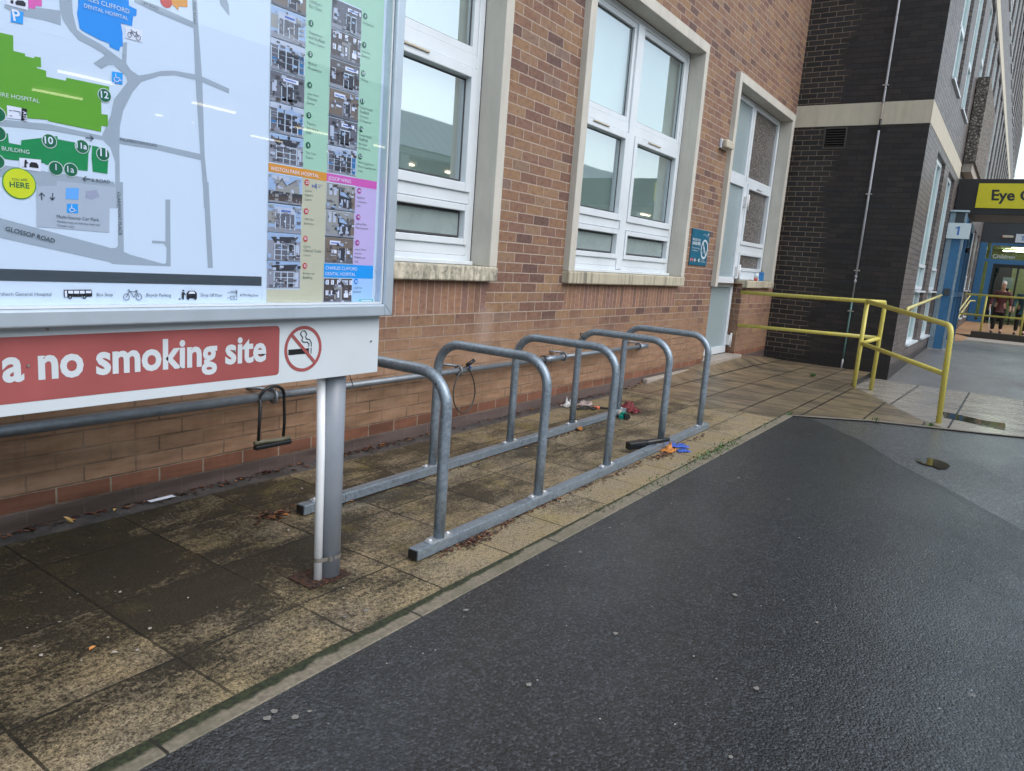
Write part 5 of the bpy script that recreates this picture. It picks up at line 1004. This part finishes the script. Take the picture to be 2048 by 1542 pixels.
m = MB(); m.poly([(1.715, -.010-.03, .012), (1.84, -.012-.02, .010), (1.845, -.03-.03, .008), (1.72, -.035-.03, .01)]); tag(m.build('paper_strip', M['paper']), 'narrow white paper strip lying in the channel at the foot of the brick wall', 'litter')
CU = tag(MB().tube([(10.78, -.03, 1.160), (10.78, -.03, 1.20)], [.026, .03], 14).tube([(10.78, -.03, 1.20), (10.78, -.03, 1.27)], [.03, .033], 14, 1).build('paper_cup', [M['ink_red'], M['signwhite']]), 'red and white cup standing on the side-door window sill', 'cup')
CT = thing('blue_carton', 'small blue carton standing at the right end of the side-door window sill', 'carton', (11.25, .03, 1.16))
MB().box(11.215, 11.285, .0, .06, 1.161, 1.29).build('box', flat('blue_carton_card', (.03, .20, .50), .4, var=.3, vs=40), CT, bevel=.003); MB().tube([(11.25, .03, 1.29), (11.245, .03, 1.33)], .008, 8).build('spout', M['orangefloor'], CT)

# leaves
def leaf(mb, x, y, s, a, m=0, z=None, curl=.25, tilt=0):
    z = z if z is not None else z_pav(x, y)+.004
    P = [(-1, 0), (-.55, .42), (0, .55), (.55, .36), (1, 0), (.55, -.36), (0, -.5), (-.55, -.4)]
    vs = [(x, y, z+.15*s*abs(curl))]
    for u, v in P:
        rx, ry = u*math.cos(a)-v*math.sin(a), u*math.sin(a)+v*math.cos(a); vs.append((x+rx*s, y+ry*s, z+s*(curl*abs(v)*1.3+tilt*(u+1)*.5+.1*random.random())))
    mb.add(vs, [(0, 1+i, 1+(i+1) % 8) for i in range(8)], m)
rl = random.Random(11)
def litter(name, n, fx, label):
    m = MB()
    for _ in range(n):
        x, y, s = fx(); leaf(m, x, y, s, rl.random()*6.3, rl.choice([0, 0, 1, 1, 2, 2, 2]) if rl.random() < .97 else 3, None, rl.uniform(-.1, .6), rl.uniform(0, .5))
    o = m.build(name, [M['leaf'], M['leafred'], M['soil'], M['leafo']]); tag(o, label, 'leaf litter', kind='stuff')
def nearwall():
    x = rl.uniform(.3, 7.2); c = [(1.35, .5), (2.2, .3), (3.2, .25), (5.6, .5)]
    if rl.random() < .6: cc = rl.choice(c); x = rl.gauss(cc[0], cc[1])
    return x, -abs(rl.gauss(0, .035))-.006, rl.uniform(.005, .017)
litter('leaf_litter', 620, nearwall, 'brown leaf litter gathered along the foot of the brick wall')
def nearrail():
    x = rl.uniform(2.2, 5.4); y = YF-.035-abs(rl.gauss(0, .022)) if rl.random() < .6 else YB-.03-abs(rl.gauss(0, .02))
    if rl.random() < .2: x = rl.gauss(4.55, .1); y = -1.37-abs(rl.gauss(0, .03))
    if rl.random() < .15: x = rl.gauss(2.45, .08); y = -1.37-abs(rl.gauss(0, .03))
    return x, y, rl.uniform(.003, .012)
litter('leaf_litter', 1100, nearrail, 'dark red leaf fragments gathered along the rack floor rails')
def patch(): return rl.gauss(2.02, .05), rl.gauss(-.56, .03), rl.uniform(.005, .016)
litter('leaf_litter', 90, patch, 'small clump of brown leaves on the paving left of the rear rail end')
def hole(): return rl.uniform(1.665, 1.84), rl.uniform(-1.255, -1.12), rl.uniform(.003, .007)
m = MB(); m.poly([(1.655, -1.255, .0045), (1.845, -1.262, .0045), (1.85, -1.115, .0045), (1.66, -1.11, .0045)]); tag(m.build('planting_hole', M['soil']), kind='structure')
litter('leaf_litter', 160, hole, 'dark red leaf fragments filling the square hole around the sign post')
for (x, y, s, mm, lab) in [(1.37, -.055, .020, 'leafy', 'upright pale yellow leaf against the wall foot, nearest the left edge'), (1.57, -.04, .014, 'leafy', 'small pale yellow leaf in the wall channel left of the paper strip'), (.97, -1.09, .012, 'leafo', 'orange leaf lying on the dark slabs'), (4.70, -.64, .05, 'leafo', 'large flat orange leaf on the paving beside the rear rail'), (2.07, -.55, .022, 'leaf', 'brown leaf on the paving left of the rear rail end'), (1.0, -1.16, .011, 'pebble', 'pinkish leaf lying on the dark slabs below the orange leaf')]:
    m = MB(); leaf(m, x, y, s, rl.random()*3, 0, None, .4, 1.2 if s == .020 else .2); tag(m.build('fallen_leaf', M[mm]), lab, 'leaf', 'single fallen leaves')
m = MB()
for _ in range(260):
    x = rl.uniform(.4, 6.6); y = rl.uniform(-1.55, -.05); s = rl.uniform(.0012, .004)*(1.4 if rl.random() < .1 else 1); a = rl.random()*3
    m.poly([(x+s*math.cos(a+q*1.57)*(1.5 if q % 2 else 1), y+s*math.sin(a+q*1.57)*(1.5 if q % 2 else 1), z_pav(x, y)+.0035) for q in range(4)])
for (x, y) in ((.86, -1.02), (1.03, -1.06), (1.05, -1.19), (1.14, -1.10), (.92, -1.13), (.8, -.9), (1.33, -1.0), (1.2, -.8), (2.35, -.35), (2.6, -.9), (1.95, -.75)): blob(m, (x, y, .004), rl.uniform(.003, .007), (1, 1, .6), rl.random()*9)
tag(m.build('grit', M['pebble']), 'pale grit and tiny stones scattered over the slabs', 'grit', kind='stuff')
m = MB()
for (x, y) in [(1.1, -1.74), (1.13, -1.73), (1.15, -1.79), (1.19, -1.80), (2.67, -1.8), (2.14, -2.24), (2.74, -2.46), (2.73, -2.77), (2.14, -2.72), (1.77, -2.76), (3.12, -1.78), (3.03, -1.76), (1.69, -2.18), (1.92, -1.76), (2.45, -1.77), (3.6, -2.5), (4.2, -2.3), (1.68, -1.51), (4.4, -1.95), (1.6, -1.49)]:
    r0 = rl.uniform(.005, .012); pts = [(x+r0*(1+.3*rl.uniform(-1, 1))*math.cos(2*math.pi*i/12), y+r0*.9*(1+.3*rl.uniform(-1, 1))*math.sin(2*math.pi*i/12), .0035 if y < -1.6 else .005) for i in range(12)]; m.poly(pts)
tag(m.build('gum_spots', flat('trodden_gum', (.21, .20, .185), .7, var=.3, vs=200)), 'pale trodden gum spots on the fresh asphalt and slabs', 'gum spot', kind='stuff')
# weeds
def tuft(mb, x, y, z, n, h, spread):
    for _ in range(n):
        a = rl.random()*6.28; px, py = x+rl.gauss(0, spread), y+rl.gauss(0, spread*.25); hh = h*rl.uniform(.4, 1.1); dx, dy = math.cos(a)*hh*.8, math.sin(a)*hh*.8; w = .0022*rl.uniform(.7, 2.6)
        wx, wy = -math.sin(a)*w, math.cos(a)*w
        mb.poly([(px-wx, py-wy, z), (px+wx, py+wy, z), (px+dx*.6+wx, py+dy*.6+wy, z+hh*.7), (px+dx, py+dy, z+hh), (px+dx*.6-wx, py+dy*.6-wy, z+hh*.7)])
m = MB()
for x, n, h in ((4.75, 30, .015), (5.05, 25, .015), (5.2, 12, .01), (5.35, 15, .01), (3.85, 25, .008), (3.3, 15, .007), (4.4, 25, .008), (6.3, 10, .01), (4.1, 12, .007)): tuft(m, x, -1.612, .003, n*2, h, .06 if h > .02 else .12)
for x in (4.95, 5.15): tuft(m, x, -1.612, .003, 40, .012, .1)
tuft(m, 10.2, -1.12, -.03, 60, .045, .05); tuft(m, 7.62, -2.72, .0, 40, .03, .04); tuft(m, 7.35, -2.3, .0, 25, .03, .05); tuft(m, 6.9, -1.63, .0, 30, .02, .05)
tag(m.build('kerb_weeds', M['grass']), 'low green weeds and moss growing along the kerb joint', 'weeds', kind='stuff')
# puddles
k = NT('standing_water'); k.fin((.03, .028, .02), .06); M['water'] = k.mat
PUD1 = [(8.85, -2.73), (8.37, -2.78), (8.30, -2.95), (8.22, -3.10), (8.14, -3.29), (8.45, -3.295), (8.68, -3.29), (8.66, -3.12), (8.78, -2.90)]
m = MB(); m.poly([(x+.02*rl.uniform(-1, 1), y, z_road(x)+.008) for x, y in PUD1]); tag(m.build('puddle', M['water']), kind='structure')
m = MB(); m.poly([(x, y, .0035) for x, y in [(6.03, -2.77), (5.92, -2.775), (5.86, -2.82), (5.85, -2.88), (5.80, -2.93), (5.86, -2.97), (5.97, -2.985), (6.04, -2.96), (6.10, -2.91), (6.11, -2.84)]]); tag(m.build('puddle', M['water']), kind='structure')

# ================================================================ people
def skin_mesh(name, pts, edges, mat, parent, root=0, sub=2, z0=0):
    me = bpy.data.meshes.new(name); me.from_pydata([p[:3] for p in pts], edges, []); o = bpy.data.objects.new(name, me); COL.objects.link(o)
    sk = o.modifiers.new('skin', 'SKIN'); sk.use_smooth_shade = True
    for i, p in enumerate(pts):
        v = me.skin_vertices[0].data[i]; r = p[3]; v.radius = r if isinstance(r, tuple) else (r, r); v.use_root = (i == root)
    ss = o.modifiers.new('subsurf', 'SUBSURF'); ss.levels = sub; ss.render_levels = sub
    dg = bpy.context.evaluated_depsgraph_get(); m2 = bpy.data.meshes.new_from_object(o.evaluated_get(dg)); bpy.data.objects.remove(o)
    m2.materials.clear(); m2.materials.append(mat); o2 = bpy.data.objects.new(name, m2); COL.objects.link(o2); o2.parent = parent
    for p in m2.polygons: p.use_smooth = True
    return o2
skinm = flat('skin', (.45, .26, .19), .5)
def person(label, loc, S_, jacket, trous, hairc, stick, lean):
    """faces -X; local coords: x forward is negative"""
    # joints (x, y, z, r) for a 1.5 m bent figure
    root = (0, 0, .82)
    L1 = lean
    B = [(0, 0, .80, (.12, .10)), (-.03*L1, 0, .95, .115), (-.08*L1, 0, 1.12, .12), (-.14*L1, 0, 1.24, .075), (-.17*L1, 0, 1.29, .047), (-.20*L1, 0, 1.37, .068), (-.215*L1, 0, 1.45, .082), (-.21*L1, 0, 1.515, .05),
         (-.12*L1, .17, 1.20, .05), (-.10, .235, .99, .04), (-.18, .25, .79, .028), (-.20, .25, .72, .032),
         (-.12*L1, -.17, 1.20, .05), (-.08, -.235, .99, .04), (-.12, -.25, .79, .028), (-.14, -.25, .72, .032),
         (-.01, .09, .74, .085), (-.06, .10, .44, .055), (0.0, .10, .10, .038), (-.10, .11, .04, .035),
         (-.01, -.09, .74, .085), (.0, -.10, .44, .055), (.08, -.10, .11, .038), (-.02, -.11, .04, .035), (-.285*L1, 0, 1.435, .012), (-.27*L1, 0, 1.385, .02)]
    Ed = [(0, 1), (1, 2), (2, 3), (3, 4), (4, 5), (5, 6), (6, 7), (2, 8), (8, 9), (9, 10), (10, 11), (2, 12), (12, 13), (13, 14), (14, 15), (0, 16), (16, 17), (17, 18), (18, 19), (0, 20), (20, 21), (21, 22), (22, 23), (6, 24), (5, 25)]
    # fingers
    for h in (11, 15):
        hx, hy, hz = B[h][:3]
        for q in range(4):
            i0 = len(B); B.append((hx-.02, hy+(q-1.5)*.014, hz-.04, .008)); B.append((hx-.005, hy+(q-1.5)*.013, hz-.068+.006*abs(q-1.2), .007)); Ed += [(h, i0), (i0, i0+1)]
        i0 = len(B); B.append((hx-.045, hy-.01*(1 if hy > 0 else -1), hz-.03, .009)); Ed.append((h, i0))
    body = skin_mesh('person', B, Ed, skinm, None)
    body.location = loc; body.scale = (S_, S_, S_); tag(body, label, 'person'); WO[body.name] = (Vector((0, 0, 0)), 0)
    f = 1.18
    J = [(0, 0, .76, (.145, .125)), (-.03*L1, 0, .95, .14), (-.08*L1, 0, 1.12, .145), (-.135*L1, 0, 1.225, .09), (-.12*L1, .17, 1.19, .073), (-.10, .24, .99, .06), (-.17, .25, .82, .048), (-.12*L1, -.17, 1.19, .073), (-.08, -.24, .99, .06), (-.11, -.25, .82, .048), (0, 0, .66, (.14, .12))]
    skin_mesh('jacket', J, [(0, 1), (1, 2), (2, 3), (2, 4), (4, 5), (5, 6), (2, 7), (7, 8), (8, 9), (0, 10)], jacket, body)
    T_ = [(0, 0, .80, .11), (-.01, .09, .70, .095), (-.06, .10, .44, .068), (0, .10, .10, .055), (-.01, -.09, .70, .095), (0, -.10, .44, .068), (.08, -.10, .12, .055)]
    skin_mesh('trousers', T_, [(0, 1), (1, 2), (2, 3), (0, 4), (4, 5), (5, 6)], trous, body)
    skin_mesh('shoes', [(0.03, .105, .04, .042), (-.12, .115, .035, .042)], [(0, 1)], M['black'], body); skin_mesh('shoes', [(.10, -.105, .045, .042), (-.05, -.115, .035, .042)], [(0, 1)], M['black'], body)
    skin_mesh('hair', [(-.19*L1+.02, 0, 1.44, .078), (-.20*L1+.01, 0, 1.50, .076), (-.23*L1, 0, 1.535, .05)], [(0, 1), (1, 2)], hairc, body)
    ey = MB()
    for sy in (-.028, .028): ey.tube([(-.215*L1-.076, sy, 1.447), (-.215*L1-.084, sy, 1.447)], .009, 8)
    ey.stroke_xz([(0, 0), (0, 0)], .1, 0); ey.tube([(-.20*L1-.068, -.022, 1.37), (-.20*L1-.070, .022, 1.37)], .005, 6)
    eo = ey.build('face_features', M['black']); eo.parent = body; eo.location = (0, 0, 0)
    return body
jm = flat('maroon_jacket', (.085, .022, .022), .7, var=.35, vs=20); tm = flat('black_trousers', (.008, .008, .010), .8); gh = flat('grey_hair', (.42, .41, .41), .8); jt = flat('dark_teal_coat', (.012, .06, .075), .6, var=.3, vs=20); rh = flat('auburn_hair', (.22, .09, .06), .8)
person('person in maroon jacket and black trousers walking with a white stick', (26.0, -2.83, .065), 1.0, jm, tm, gh, True, 1.0)
person('person in dark teal coat and black trousers at the right edge', (26.3, -3.40, .07), .97, jt, tm, rh, False, .7)
tag(MB().tube([(25.78, -2.575, .80), (25.70, -2.60, .78), (25.62, -2.66, .07)], .012, 8).build('walking_stick', M['signwhite']), 'white walking stick held by the person in the maroon jacket', 'walking stick')
